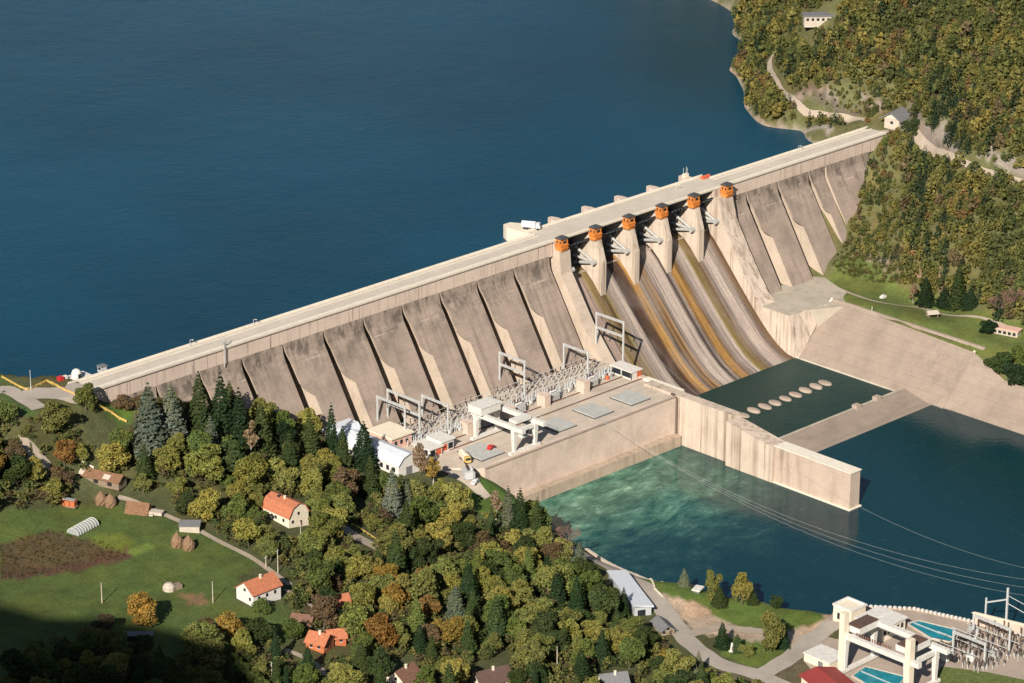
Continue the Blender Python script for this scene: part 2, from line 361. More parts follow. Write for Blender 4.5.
def mat_chute():
    m, nt, b = newmat('stained_spillway_concrete'); L = nt.links.new
    g = N(nt, 'ShaderNodeNewGeometry').outputs['Position']; sep = N(nt, 'ShaderNodeSeparateXYZ'); L(g, sep.inputs[0])
    v, _ = posvec(nt, (.30,.02,.02)); wob = math_(nt, 'MULTIPLY', math_(nt, 'SUBTRACT', noise(nt, v, 1, 5, .7), .5), 2.2)
    x = math_(nt, 'DIVIDE', math_(nt, 'SUBTRACT', math_(nt, 'ADD', sep.outputs[0], wob), 248.), 96.)
    lt, lg, og, br, dk, ol = (.43,.355,.30), (.265,.215,.185), (.33,.18,.055), (.145,.092,.052), (.045,.030,.025), (.21,.155,.05)
    st = [(250,lg),(256,(.30,.22,.18)),(260,(.34,.25,.21)),(263,ol),(266,br),(268,ol),(272,lg),(276.5,lt),(278,dk),(284,(.09,.05,.03)),(285.5,og),(288.5,(.40,.24,.09)),(290,lg),(291.5,br),(295,(.33,.19,.08)),(297,lg),(299,lt),(304.5,lt),(306.5,dk),(308.5,lg),(310,og),(313.5,og),(315,br),(317,lg),(321.5,lt),(323,ol),(327.5,br),(329.5,lg),(332,lt),(336,lt),(338.5,lg),(341,br)]
    col = ramp(nt, x, [((a-248)/96., c) for a, c in st])
    v2, _ = posvec(nt, (2.2,.09,.09)); stre = ramp(nt, noise(nt, v2, 1, 6, .75), [(.3, .62), (.62, 1.14)]); fn, _ = posvec(nt, (1.2,1.2,1.2)); stre = mixc(nt, 1, stre, ramp(nt, noise(nt, fn, 1, 4, .75), [(.3, .8), (.7, 1.12)]), 'MULTIPLY')
    dl, _ = posvec(nt, (.95,.012,.012)); dline = ramp(nt, noise(nt, dl, 1, 4, .8), [(.50, 1.), (.60, .42)]); stre = mixc(nt, 1, stre, dline, 'MULTIPLY')
    lj = math_(nt, 'LESS_THAN', math_(nt, 'FRACT', math_(nt, 'DIVIDE', sep.outputs[2], 2.9)), .07); stre = mixc(nt, math_(nt, 'MULTIPLY', lj, .35), stre, (.6,.6,.6))
    col = mixc(nt, 1, col, stre, 'MULTIPLY')
    v4, _ = posvec(nt, (.10,.045,.045)); big = ramp(nt, noise(nt, v4, 1, 3, .5), [(.5, 0.), (.66, .35)])
    col = mixc(nt, big, col, lg)
    foot = ramp(nt, math_(nt, 'ADD', sep.outputs[2], math_(nt, 'MULTIPLY', wob, .35)), [(0., 1.), (1., 0.)])
    foot = math_(nt, 'MULTIPLY', ramp(nt, math_(nt, 'DIVIDE', sep.outputs[2], 6.), [(.05, 1.), (1., 0.)]), .0)
    L(col, b.inputs['Base Color']); b.inputs['Roughness'].default_value = .75
    return m
MAT['chute'] = mat_chute()

def mat_water(name, base, river=False):
    m, nt, b = newmat(name); L = nt.links.new
    b.inputs['Roughness'].default_value = .12; b.inputs['IOR'].default_value = 1.333
    b.inputs['Specular IOR Level'].default_value = .5
    v, pos = posvec(nt)
    if not river:
        v3, _ = posvec(nt, (1.0,.5,1)); n1 = noise(nt, v3, .50, 6, .75); n2 = noise(nt, v, .06, 3, .55)
        col = ramp(nt, noise(nt, v, .004, 3), [(.3, tuple(x*.75 for x in base)), (.7, tuple(x*1.3 for x in base))])
        L(col, b.inputs['Base Color'])
        b.inputs['Specular IOR Level'].default_value = .12
        h = math_(nt, 'ADD', n1, math_(nt, 'MULTIPLY', n2, 1.2)); wp, _ = posvec(nt, (.006,.014,1)); L(ramp(nt, noise(nt, wp, 1, 4, .6), [(.42, .10), (.62, .17)]), b.inputs['Roughness']); bump(nt, b, h, .5, .4)
    else:
        sep = N(nt, 'ShaderNodeSeparateXYZ'); L(pos, sep.inputs[0])
        # aerated zone: strongest at the turbine outlets under the powerhouse wall, fading downstream
        w = math_(nt, 'MULTIPLY', math_(nt, 'SUBTRACT', noise(nt, v, .03, 4, .6), .5), 90.)
        yy = math_(nt, 'ADD', sep.outputs[1], w)
        a = ramp(nt, math_(nt, 'DIVIDE', math_(nt, 'ADD', yy, 200.), 110.), [(.2, 0.), (.5, .16), (.78, .75), (1., 1.)])
        xm = ramp(nt, math_(nt, 'DIVIDE', sep.outputs[0], 400.), [(.50, 1.), (.565, .6), (.60, 0.)])
        a = math_(nt, 'MULTIPLY', a, xm)
        vw = N(nt, 'ShaderNodeTexNoise'); vw.inputs['Scale'].default_value = .022; vw.inputs['Detail'].default_value = 3
        L(v, vw.inputs['Vector'])
        vm = N(nt, 'ShaderNodeVectorMath', operation='MULTIPLY_ADD'); L(vw.outputs['Color'], vm.inputs[0]); vm.inputs[1].default_value = (26,26,0); L(v, vm.inputs[2])
        mp = N(nt, 'ShaderNodeMapping'); mp.inputs['Rotation'].default_value = (0,0,.5); mp.inputs['Scale'].default_value = (.085,.17,1); L(vm.outputs[0], mp.inputs['Vector'])
        sw = noise(nt, mp.outputs[0], 1, 9, .74)
        swirl = ramp(nt, sw, [(.40, 0.), (.62, 1.)])
        milky = mixc(nt, swirl, (.012,.080,.058), (.12,.27,.18))
        col = mixc(nt, a, base, milky)
        fo = ramp(nt, sw, [(.56, 0.), (.66, 1.)])
        v5, _ = posvec(nt, (.3,.3,1)); fb = ramp(nt, noise(nt, v5, 1, 6, .8), [(.48, 0.), (.64, 1.)])
        foam = math_(nt, 'MULTIPLY', math_(nt, 'MULTIPLY', fo, fb), math_(nt, 'ADD', a, .05))
        thin = ramp(nt, noise(nt, mp.outputs[0], .55, 5, .6), [(.485, 0.), (.5, .35), (.515, 0.)])
        foam = math_(nt, 'MAXIMUM', foam, math_(nt, 'MULTIPLY', thin, math_(nt, 'MULTIPLY', fb, math_(nt, 'ADD', math_(nt, 'MULTIPLY', a, .6), .10))))
        col = mixc(nt, foam, col, (.55,.66,.58))
        L(col, b.inputs['Base Color'])
        n1 = noise(nt, v, .35, 4, .6); bump(nt, b, n1, .3, .3)
    return m
MAT['lake'] = mat_water('reservoir_water', (.002,.040,.072))
MAT['river'] = mat_water('river_water', (.003,.030,.038), True)
MAT['basin'] = mat_water('basin_water', (.007,.030,.027))
MAT['pond'] = mat_water('tank_water', (.01,.20,.26))

def mat_leaf(name, use_attr=False):
    m = bpy.data.materials.new(name); m.use_nodes = True; nt = m.node_tree; nt.nodes.clear(); L = nt.links.new
    out = N(nt, 'ShaderNodeOutputMaterial')
    at = N(nt, 'ShaderNodeAttribute', attribute_name='tint')
    if use_attr: col = at.outputs['Color']
    else:
        oi = N(nt, 'ShaderNodeObjectInfo')
        t = mixc(nt, 1, oi.outputs['Color'], at.outputs['Color'], 'MULTIPLY')
        tc = N(nt, 'ShaderNodeTexCoord'); ad = N(nt, 'ShaderNodeVectorMath', operation='ADD'); L(tc.outputs['Object'], ad.inputs[0])
        cx = N(nt, 'ShaderNodeCombineXYZ'); L(math_(nt, 'MULTIPLY', oi.outputs['Random'], 90), cx.inputs[0]); L(cx.outputs[0], ad.inputs[1])
        nn = ramp(nt, noise(nt, ad.outputs[0], .22, 2), [(.42, 0.), (.62, 1.)])
        warm = mixc(nt, 1, t, (1.18,1.05,.9), 'MULTIPLY')
        col = mixc(nt, math_(nt, 'MULTIPLY', nn, .8), t, warm)
    d = N(nt, 'ShaderNodeBsdfDiffuse'); L(col, d.inputs[0]); tr = N(nt, 'ShaderNodeBsdfTranslucent'); L(col, tr.inputs[0])
    mx = N(nt, 'ShaderNodeMixShader'); mx.inputs[0].default_value = .22; L(d.outputs[0], mx.inputs[1]); L(tr.outputs[0], mx.inputs[2])
    L(mx.outputs[0], out.inputs[0]); return m
MAT['leaf'] = mat_leaf('foliage'); MAT['leafattr'] = mat_leaf('woodland_foliage', True)
MAT['twig'] = plain('bare_twigs', (.20,.12,.095), 1, .2)

def mat_terrain():
    m, nt, b = newmat('ground_cover'); L = nt.links.new
    at = N(nt, 'ShaderNodeAttribute', attribute_name='zone'); v, pos = posvec(nt)
    n1 = ramp(nt, noise(nt, v, .12, 6, .7), [(.25, .6), (.75, 1.35)])
    n2 = ramp(nt, noise(nt, v, 1.1, 6, .8), [(.3, .6), (.7, 1.32)])
    col = mixc(nt, 1, at.outputs['Color'], n1, 'MULTIPLY'); col = mixc(nt, 1, col, n2, 'MULTIPLY')
    yl = ramp(nt, noise(nt, v, .05, 3), [(.45, 0.), (.65, .75)]); col = mixc(nt, yl, col, mixc(nt, 1, col, (1.28,1.04,.88), 'MULTIPLY'))
    L(col, b.inputs['Base Color']); b.inputs['Roughness'].default_value = 1
    bump(nt, b, noise(nt, v, .9, 5, .7), .6, .5)
    return m
MAT['ground'] = mat_terrain()

# ------------------------------------------------------------------ terrain mesh and zones
zones = np.zeros(XX.shape+(4,)); zones[..., :3] = (.074,.082,.034); zones[XX > 350, :3] = (.115,.115,.048); zones[..., 3] = 1
def paint(poly, c, soft=None):
    m_ = inpoly(XX, YY, poly); zones[m_, :3] = c
meadow = GP((0,512),(40,508),(70,506),(110,505),(135,508),(175,520),(215,538),(262,562),(240,578),(236,600),(262,612),(285,600),(292,640),(210,655),(150,662),(110,648),(60,640),(0,683),(-200,760),(-260,640),(-60,530))
rlawn = GP((826,283),(836,266),(845,256),(865,256),(880,268),(905,288),(940,300),(1000,318),(1060,330),(1060,350),(990,356),(978,358),(940,340),(880,318),(836,300))
isl = GP((600,556),(625,562),(665,577),(704,580),(767,593),(834,607),(830,618),(800,636),(770,630),(720,625),(700,606),(660,596),(640,585),(612,566))
isl2 = GP((718,642),(732,632),(760,640),(790,650),(775,670),(745,668),(722,655))
gr1 = GP((478,482),(500,474),(520,492),(512,520),(485,520),(470,502))
paint(meadow, (.074,.108,.026)); paint(rlawn, (.105,.135,.035)); paint([(60,-230),(112,-250),(200,-290),(220,-380),(60,-380)], (.11,.10,.06)); paint(isl, (.10,.155,.03)); paint(isl2, (.10,.145,.03)); paint(gr1, (.085,.15,.03))
paint(GP((96,404),(128,404),(132,420),(118,424)), (.08,.15,.03))
paint(GP((0,545),(50,530),(110,545),(130,548),(128,560),(70,572),(0,580)), (.085,.065,.030))
paint(GP((88,535),(120,533),(134,542),(120,552),(98,545)), (.12,.15,.025))
paint(GP((120,552),(150,544),(160,548),(130,557)), (.14,.20,.04))
paint(GP((0,580),(0,572),(60,566),(128,550),(135,556),(80,570),(30,578)), (.09,.055,.035))
paint(GP((178,594),(205,594),(206,606),(188,604)), (.17,.11,.06))
paint(GP((662,594),(700,604),(725,622),(775,634),(820,622),(838,612),(845,622),(800,650),(760,640),(700,634),(680,618)), (.42,.33,.24))
paint(GP((728,628),(735,632),(770,640),(790,648),(780,645),(740,640)), (.36,.29,.21))
# bare ground along the right shore and cut slopes above the roads
for ln, wd, c in ((GP((742,104),(752,118),(768,127),(800,131),(835,133)), 3.5, (.42,.34,.26)),
                  (GP((800,95),(812,92),(828,98)), 7, (.36,.26,.18)), (GP((800,90),(830,103),(860,112)), 4, (.20,.16,.10)),
                  (GP((866,100),(880,108)), 6, (.34,.27,.20)), (GP((915,100),(920,125),(935,140)), 7, (.32,.24,.17)), (GP((940,128),(955,150)), 5, (.36,.28,.20)),
                  (GP((985,150),(1005,162),(1023,172)), 6, (.42,.33,.24)), (GP((868,258),(895,268)), 4, (.34,.24,.16)), (GP((910,272),(945,282)), 3, (.40,.20,.11)),
                  (GP((920,140),(950,150)), 3, (.30,.20,.14))):
    for a, b_ in zip(ln[:-1], ln[1:]):
        ux, uy = b_.x-a.x, b_.y-a.y; t = np.clip(((XX-a.x)*ux+(YY-a.y)*uy)/(ux*ux+uy*uy+1e-9), 0, 1)
        d = np.hypot(XX-a.x-t*ux, YY-a.y-t*uy); m_ = d < wd*.5*(.8+.5*np.sin(XX*.7+YY*.5)*np.sin(YY*.9-XX*.3)); g_ = sum(c)/3; zones[m_, :3] = tuple((v*.6+g_*.4)*.72 for v in c)
zones[(ZZ < 3.2) & (XX < 260) & (YY < -90), :3] = (.30,.26,.21)
zones[(ZZ < 61.15) & (YY > 20), :3] = (.28,.24,.19)
paint(GP((-40,366),(0,374),(28,388),(10,400),(-40,398)), (.07,.10,.03)); paint(GP((0,398),(40,415),(36,424),(0,412)), (.07,.12,.03))
nx, ny = XX.shape
vs = np.stack([XX, YY, ZZ], -1).reshape(-1, 3)
idx = np.arange(nx*ny).reshape(nx, ny)
fc = np.stack([idx[:-1, :-1], idx[1:, :-1], idx[1:, 1:], idx[:-1, 1:]], -1).reshape(-1, 4)
def npmesh(name, v, f, mats, attrs=None, smooth=False, loopattr=False):
    me = bpy.data.meshes.new(name); k = f.shape[1]
    me.vertices.add(len(v)); me.vertices.foreach_set('co', np.asarray(v, np.float32).ravel())
    me.loops.add(f.size); me.loops.foreach_set('vertex_index', f.astype(np.int32).ravel())
    me.polygons.add(len(f)); me.polygons.foreach_set('loop_start', np.arange(0, f.size, k, dtype=np.int32))
    try: me.polygons.foreach_set('loop_total', np.full(len(f), k, np.int32))
    except Exception: pass
    for nm, c in (attrs or {}).items():
        a = me.color_attributes.new(nm, 'FLOAT_COLOR', 'POINT'); a.data.foreach_set('color', np.asarray(c, np.float32).ravel())
    for m in mats: me.materials.append(m)
    if smooth: me.polygons.foreach_set('use_smooth', np.ones(len(f), bool))
    me.update(calc_edges=True); me.validate(); return me
me = npmesh('terrain', vs, fc, [MAT['ground']], {'zone': zones.reshape(-1, 4)}, smooth=True)
o = bpy.data.objects.new('terrain', me); COL.objects.link(o); o['kind'] = 'structure'

# ------------------------------------------------------------------ water
def sheet(name, poly, z, m):
    mb = MB(); mb.add([(x, y, z) for x, y in poly], [tuple(range(len(poly)))]); o = mb.build(name, m, recalc=False)
    if o.data.polygons[0].normal.z < 0: o.data.flip_normals()
    o['kind'] = 'structure'; return o
sheet('reservoir_water', [(-900,11.5),(3600,11.5),(3600,4200),(-900,4200)], 60.5, MAT['lake'])
sheet('river_water', [(110,-79.2),(236,-79.2),(236,-125.9),(346,-125.9),(420,-125.9),(520,-2400),(60,-2400),(90,-200),(100,-100)], 0, MAT['river'])
sheet('basin_water', [(240,-30),(352,-30),(352,-109),(240,-109)], .05, MAT['basin'])

# ------------------------------------------------------------------ the dam
D0 = 50.24; SP = 21.2
dam = thing('concrete_dam', 'long pale concrete buttress dam holding back the dark blue reservoir', 'dam')
def prof_y(z):
    pts = [(60, 0), (56, -.5), (54, -1.3), (52, -2.6), (2, -2.6-.63*50)]
    for (z0, y0), (z1, y1) in zip(pts[:-1], pts[1:]):
        if z <= z0 and z >= z1: return y0+(y1-y0)*(z0-z)/(z0-z1)
    return 0
def buttress(xl, xr, g, zb, hood=True):
    mb = MB(); zs = [60, 56, 54, 52, zb]; pr = [(9.6, 60)]+[(prof_y(z), z) for z in zs]+[(9.6, zb)]
    k = len(pr); x0 = xl+g; x1 = xr
    vs = [(x0, y, z) for y, z in pr]+[(x1, y, z) for y, z in pr]
    fs = [(i, (i+1) % k, k+(i+1) % k, k+i) for i in range(k)]+[tuple(range(k)), tuple(range(2*k-1, k-1, -1))]
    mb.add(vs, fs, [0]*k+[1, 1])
    if hood:
        lv = [(60, .5, g+.02), (57, 1.3, g+.02), (54.5, 2.0, g+.02), (52, 2.5, g+.02), (47, 2.7, g+.02), (44.2, 2.9, g+.02), (42.4, 3.8, g+.02), (40.8, 5.2, g+.02), (39.4, 6.9, g+.02)]
        A = []; B = []; Cc = []; Dd = []
        for z, dx, dr in lv:
            y = prof_y(z)-.02; A.append((xl+dx, y, z)); B.append((xl+dr, y, z)); Cc.append((xl+dx+.2, y+1.3, z)); Dd.append((xl+dr, y+1.3, z))
        vs = A+B+Cc+Dd; q = len(lv); fs = []; ms = []
        for i in range(q-1):
            fs += [(i, i+1, q+i+1, q+i), (i, i+1, 2*q+i+1, 2*q+i), (2*q+i, 2*q+i+1, 3*q+i+1, 3*q+i), (q+i, q+i+1, 3*q+i+1, 3*q+i)]; ms += [0, 1, 1, 1]
        mb.add(vs, fs, ms)
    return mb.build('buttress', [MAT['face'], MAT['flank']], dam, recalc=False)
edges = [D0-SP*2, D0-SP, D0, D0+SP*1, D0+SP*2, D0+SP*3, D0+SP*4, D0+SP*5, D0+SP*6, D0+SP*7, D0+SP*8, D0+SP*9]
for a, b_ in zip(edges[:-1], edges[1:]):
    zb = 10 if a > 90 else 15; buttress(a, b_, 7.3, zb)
for a, b_, g, hd in ((352.6, 365.2, .9, False), (365.2, 386.4, 7.0, True), (386.4, 407.5, 7.0, True), (407.5, 418.6, 5.5, True), (418.6, 450, 1.4, False)):
    buttress(a, b_, g, 8, hd)
# head wall (behind the buttresses) and the pale band under the road
def fix(o):                                                     # outward normals
    import bmesh
    bm = bmesh.new(); bm.from_mesh(o.data); bmesh.ops.recalc_face_normals(bm, faces=bm.faces); bm.to_mesh(o.data); bm.free(); return o
MB().box(352.6, 450, 9.5, 11.5, 5, 59.5).box(449, 462, 1.0, 11.4, 5, 59.4).build('head_wall', MAT['face'], dam)
MB().box(-6, 30, 1.0, 11.5, 5, 59.5).box(30, 243, 9.5, 11.5, 5, 59.5).build('head_wall', MAT['face'], dam)
MB().box(-4, 243.2, .06, 10.8, 59.5, 65.9).box(349, 462, .06, 10.8, 59.5, 65.9).build('parapet_band', MAT['band'], dam)
MB().box(243, 352.6, 2.2, 16, -5, 47.2).build('spillway_weir', MAT['dull'], dam)
MB().box(-4, 462, -.55, 10.9, 65.9, 66.55).box(243, 353, 10.9, 15.6, 65.7, 66.55).build('crest_slab', MAT['crest'], dam)
MB().box(-4, 462, -.62, -.2, 66.4, 67.25).build('downstream_parapet', MAT['rim'], dam)
MB().box(-4, 243, 10.5, 10.9, 66.5, 67.4).box(243, 353, 15.2, 15.6, 66.5, 67.4).box(353, 462, 10.5, 10.9, 66.5, 67.4).build('upstream_parapet', MAT['rim'], dam)
MB().box(-4, 243, 8.2, 8.5, 66.5, 66.75).box(353, 462, 8.2, 8.5, 66.5, 66.75).build('kerb', MAT['rim'], dam)
MB().box(353, 462, -.45, 1.6, 66.55, 66.75).box(-4, 243, -.2, 1.6, 66.55, 66.75).build('footway', MAT['rim'], dam)
# chute
CH = [(8.5,48),(5,48.2),(2,46.6),(-2,43.2),(-7,37.6),(-12,32),(-18,25.4),(-24,19),(-30,12.9),(-35.5,7.9),(-40.5,4.2),(-45.5,1.6),(-51,-.6),(-60,-3)]
mb = MB(); xs = np.linspace(247, 345, 50)
vs = [(x, y, z) for x in xs for y, z in CH]; k = len(CH)
mb.add(vs, [(i*k+j, i*k+j+1, (i+1)*k+j+1, (i+1)*k+j) for i in range(49) for j in range(k-1)])
ch = mb.build('spillway_chute', MAT['chute'], dam, recalc=False, smooth=True)
if ch.data.polygons[200].normal.z < 0: ch.data.flip_normals()
PX = [248.5, 268.8, 289.4, 310.0, 330.5]; PT = 3.0
for xr in PX[1:]:
    xl = xr-PT
    MB().prism_x([(15.4,30),(15.4,65.7),(-.72,65.7),(-.74,62.5),(-3.7,62.3),(-6.9,52.6),(-6.9,30)], xl, xr, 0, 1).build('spillway_pier', [MAT['wall'], MAT['pier']], dam)
    # low divider ridge running down the chute below each pier
    m2 = MB()
    for (y0, z0), (y1, z1) in zip(CH[4:-3], CH[5:-2]):
        m2.add([(xl+.9,y0,z0-.5),(xl+2.1,y0,z0-.5),(xl+2.1,y1,z1-.5),(xl+.9,y1,z1-.5),(xl+.9,y0,z0+.45),(xl+2.1,y0,z0+.45),(xl+2.1,y1,z1+.45),(xl+.9,y1,z1+.45)], [(4,5,6,7),(0,3,7,4),(1,2,6,5),(0,1,5,4),(2,3,7,6)])
    m2.build('divider_ridge', MAT['chute'], dam)
sw = [(15.4,20),(15.4,65.7),(-.72,65.7),(-.74,62.5),(-3.6,62.2),(-4.6,52.6),(-18.2,32.6),(-30,19.5),(-40,9.5),(-52,3),(-52,-6),(15,-6)]
MB().prism_x(sw, 243.6, 250, 0, 0).build('spillway_side_wall', MAT['flank'], dam)
swr = [(15.4,20),(15.4,65.7),(-.72,65.7),(-.74,62.5),(-3.6,62.2),(-6.3,52.6),(-9.4,47.4),(-18.2,33.6),(-26,23.2),(-30.6,19),(-46,19),(-46,-6),(15,-6)]
MB().prism_x(swr, 343.2, 352.4, 0, 0).build('spillway_side_wall', MAT['wall'], dam)
# pad on top of the right training wall
MB().prism_z([(352.2,-46),(343.4,-45.8),(343.4,-31),(352.3,-28),(352.5,-20),(387,-17),(392,-25),(384,-44),(374,-58)], 4, 19.3).build('apron', MAT['pad'], dam)
mb = MB()
mb.add([(343.2,-46.02,-6),(343.2,-46.02,19),(349,-46.6,19),(366,-49,19.6),(350,-50.4,4),(345,-50.9,-1),(345,-50.9,-6)], [tuple(range(7))]); mb.build('apron_end_wall', MAT['wall'], dam)
# upstream pier noses
for xr in (248.5, 268.8, 289.4, 310.0, 330.5, 351.5):
    big = xr == 248.5
    MB().prism_z([(xr-3.6,15.6),(xr+.4,15.6),(xr+.4,23),(xr-.6,25.8),(xr-2.6,25.8),(xr-3.6,23)] if not big else [(xr-6,10.9),(xr+1.5,15.6),(xr+2,25),(xr-1,30),(xr-5,30),(xr-7,26)], 50, 65.2 if not big else 66.4, 0).build('pier_nose', MAT['cream'] if big else MAT['phwall'], dam)
MB().box(250, 343.2, -52, -44, -8, -.6).build('toe_slab', MAT['dull'], dam)

# radial gates, one in each bay
for i, (xa, xb) in enumerate(((250, 265.8), (268.8, 286.4), (289.4, 307.0), (310.0, 327.5), (330.5, 343.2))):
    od = ['first and leftmost', 'second', 'middle', 'fourth', 'fifth and rightmost'][i]
    t = thing('spillway_gate', f'dark radial steel gate with pale splayed arms, {od} spillway bay from the left', 'gate', ((xa+xb)/2, -3.5, 52.4), 0, 'radial gates in the spillway bays')
    w = (xb-xa)/2-.15; rr = 10.3; mb = MB(); an = [R_(a) for a in range(-24, 75, 7)]
    for a0, a1 in zip(an[:-1], an[1:]):
        for s_, q in ((0, rr), (1, rr+.5)): pass
        p = [(math.cos(a)*r, math.sin(a)*r) for a, r in ((a0, rr), (a1, rr), (a1, rr+.5), (a0, rr+.5))]
        mb.prism_x(p, -w, w)
    skin = mb.build('skin_plate', MAT['darksteel'], t)
    for kx in range(9):
        mb = MB(); x = -w+.5+kx*(2*w-1)/8
        for a0, a1 in zip(an[10:-1], an[11:]):
            mb.tube((x, math.cos(a0)*(rr-.2), math.sin(a0)*(rr-.2)), (x, math.cos(a1)*(rr-.2), math.sin(a1)*(rr-.2)), .09, nn=4)
        mb.build('stiffener', MAT['steel'], skin)
    for sx in (-1, 1):
        X = sx*(w-.9); m2 = MB(); m2.lathe([(.1,-1.1),(1.0,-1.0),(1.0,1.0),(.1,1.1)], nn=10)
        tr = MB(); tr.T = Matrix.Translation((X, 0, 0))@Matrix.Rotation(R_(90), 4, 'Y'); tr.lathe([(.05,-1.1),(1.15,-1.1),(1.15,1.1),(.05,1.1)], nn=12)
        tr.build('trunnion', MAT['gatesteel'], t)
        for a, off in ((34, 2.6), (8, 2.2), (-10, 1.8)):
            a = R_(a); e = (X-sx*off, math.cos(a)*rr, math.sin(a)*rr)
            MB().tube((X, 0, 0), e, .72, .6, 6).build('arm', MAT['gatesteel'], t)
        mm = MB()
        for aa, ab in ((34, 8), (8, -10)):
            for fr in (.55, .85): mm.tube((X-sx*2.2*fr, math.cos(R_(aa))*rr*fr, math.sin(R_(aa))*rr*fr), (X-sx*2.0*fr, math.cos(R_(ab))*rr*fr, math.sin(R_(ab))*rr*fr), .14, nn=4)
        mm.build('arm_bracing', MAT['gatesteel'], t)
# hoist cabins on the piers
def hoist(xr, lab):
    t = thing('hoist_cabin', lab, 'cabin', (xr-2.4, -2.5, 62.3), 0, 'orange hoist cabins on the spillway piers'); t.scale = (1.22, 1.12, 1.15)
    MB().box(-1.6, 1.6, -1.5, 1.5, 0, 2.0).box(-1.8, 1.8, -1.75, 1.5, 2.0, 2.4).box(-1.6, 1.6, -1.5, 1.5, 2.4, 4.6).build('cabin_wall', MAT['orange'], t)
    MB().box(-2.0, 2.0, -1.9, 1.55, 4.6, 4.95).box(-1.4,1.1,-1.0,1.0,4.95,5.4).build('roof', MAT['darkroof'], t)
    for y in (-.9, .7): MB().box(-1.64, -1.58, y-.35, y+.35, 2.9, 3.9).build('window', MAT['glass'], t)
    MB().box(-.6, .9, -1.55, -1.48, 2.9, 3.9).build('window', MAT['glass'], t)
    MB().box(-2.1, -1.6, -1.9, 1.5, 1.9, 2.02).box(-2.1,-2.02,-1.9,1.5,2.8,2.9).box(-2.1,-2.02,-1.9,-1.8,2,2.9).box(-2.1,-2.02,1.4,1.5,2,2.9).box(-1.6,1.6,-2.1,-1.5,1.0,1.1).box(-1.6,1.6,-2.1,-2.02,1.8,1.9).build('gallery', MAT['orange'], t)
for xr, l in zip(PX+[352.0], ['leftmost', 'second from the left', 'third from the left', 'third from the right', 'second from the right', 'rightmost']):
    hoist(xr, f'orange hoist cabin with dark flat roof on a spillway pier, {l}')

# stilling basin walls, sill, bank: one thing each
t = thing('stilling_basin_wall', 'tall pale stained concrete wall between river and stilling basin with lower far end', 'wall')
MB().prism_x([(-60,-6),(-60,21),(-109,21),(-109,-6)], 236.4, 241.2).prism_z([(241.2,-60),(243.6,-60),(243.6,-44),(241.2,-44)], -6, 20.6).build('high_wall', MAT['wall'], t)
mb = MB(); mb.add([(233.2,-109,-6),(241.2,-109,-6),(241.2,-134,-6),(233.2,-134,-6),(233.2,-109,19.2),(241.2,-109,19.2),(241.2,-127,15.5),(241.2,-134,15.3),(233.2,-134,15.3),(233.2,-122,17)],
   [(0,1,2,3),(0,3,8,9,4),(1,5,6,7,2),(3,2,7,8),(4,9,8,7,6,5),(0,4,5,1)]); mb.build('stepped_wall', MAT['wall'], t)
MB().box(234.6, 240.4, -173.2, -134.02, -6, 15.4).build('low_wall', MAT['lowwall'], t)
MB().box(234.2, 240.8, -173.6, -134, 15.4, 15.75).build('coping', MAT['rim'], t)
MB().box(233.6,241.2,-174,-134,-.2,.35).build('waterline_ledge', MAT['rim'], t)
tag(MB().box(242, 244.5, -50.5, -47, 19.5, 22.3).build('yellow_cabinet', MAT['yellow']), 'small pale yellow cabin at the corner where basin wall meets powerhouse deck', 'cabin')
t = thing('end_sill', 'broad low sloping concrete sill closing the stilling basin downstream', 'sill')
MB().add([(241.2,-108.4,-6),(241.2,-108.4,1.9),(241.2,-110,2.0),(241.2,-126.2,-.3),(241.2,-126.2,-6),(349,-108.4,-6),(349,-108.4,1.9),(349,-110,2.0),(349,-126.2,-.3),(349,-126.2,-6)],
   [(0,1,6,5),(1,2,7,6),(2,3,8,7),(3,4,9,8),(0,4,3,2,1),(5,6,7,8,9)]).build('sill_slope', MAT['bank'], t)
MB().box(241.2, 346, -109.3, -108.2, 1.9, 2.25).build('sill_edge', MAT['pad'], t)
for px, py in ((861,409),(885,402)):
    p = UZ(px, py, 2.2); MB().box(p.x-1.5, p.x+1.5, -110.5, -107.8, 1.5, 3.6).build('sill_block', MAT['dull'], t)
t = thing('paved_bank', 'wide sloping concrete paved river bank to the right of the stilling basin', 'embankment')
mb = MB(); nx_, ny_ = 8, 30
def bankpt(u, v):                      # u across (0 water, 1 top), v downstream
    y = -50+(-v)*82; x0 = 344.0; xt = 371-7*v; z = -2+22.2*u
    return (x0-1.5+(xt-x0+1.5)*u, y-(1-u)*0+u*3*(1-v), z)
vs = [bankpt(i/nx_, j/ny_) for i in range(nx_+1) for j in range(ny_+1)]
mb.add(vs, [(i*(ny_+1)+j, i*(ny_+1)+j+1, (i+1)*(ny_+1)+j+1, (i+1)*(ny_+1)+j) for i in range(nx_) for j in range(ny_)])
vs = [(343.0,-131.9,-2),(364,-131.9,20.2),(361,-151,13.6),(360,-230,12.3),(344.0,-230,-2),(362,-400,12),(344,-400,-2)]
mb.add(vs, [(0,1,2,4),(2,3,4),(3,5,6,4)])
bk = mb.build('sloping_slab', MAT['bank'], t, recalc=False)
for p in bk.data.polygons:
    if p.normal.z < 0: p.flip()
MB().add([(344.3,-50.6,-.5),(344.3,-108.4,-.5),(345.2,-108.4,.6),(345.2,-50.6,.6),(346.2,-50.6,.5),(346.2,-108.4,.5)], [(0,1,2,3),(3,2,5,4)]).build('toe_kerb', MAT['pad'], t)
MB().box(370.4,371.6,-132,-48,19.4,20.6).build('top_kerb', MAT['dull'], t)
mb = MB(); mb.T = None
mb.tube((346,-131.5,.6),(365,-131.5,20.5),.5,nn=4); mb.build('rib', MAT['rim'], t)
MB().tube((345,-50.3,0),(371.5,-47,20.3),.6,nn=4).build('rib', MAT['rim'], t)
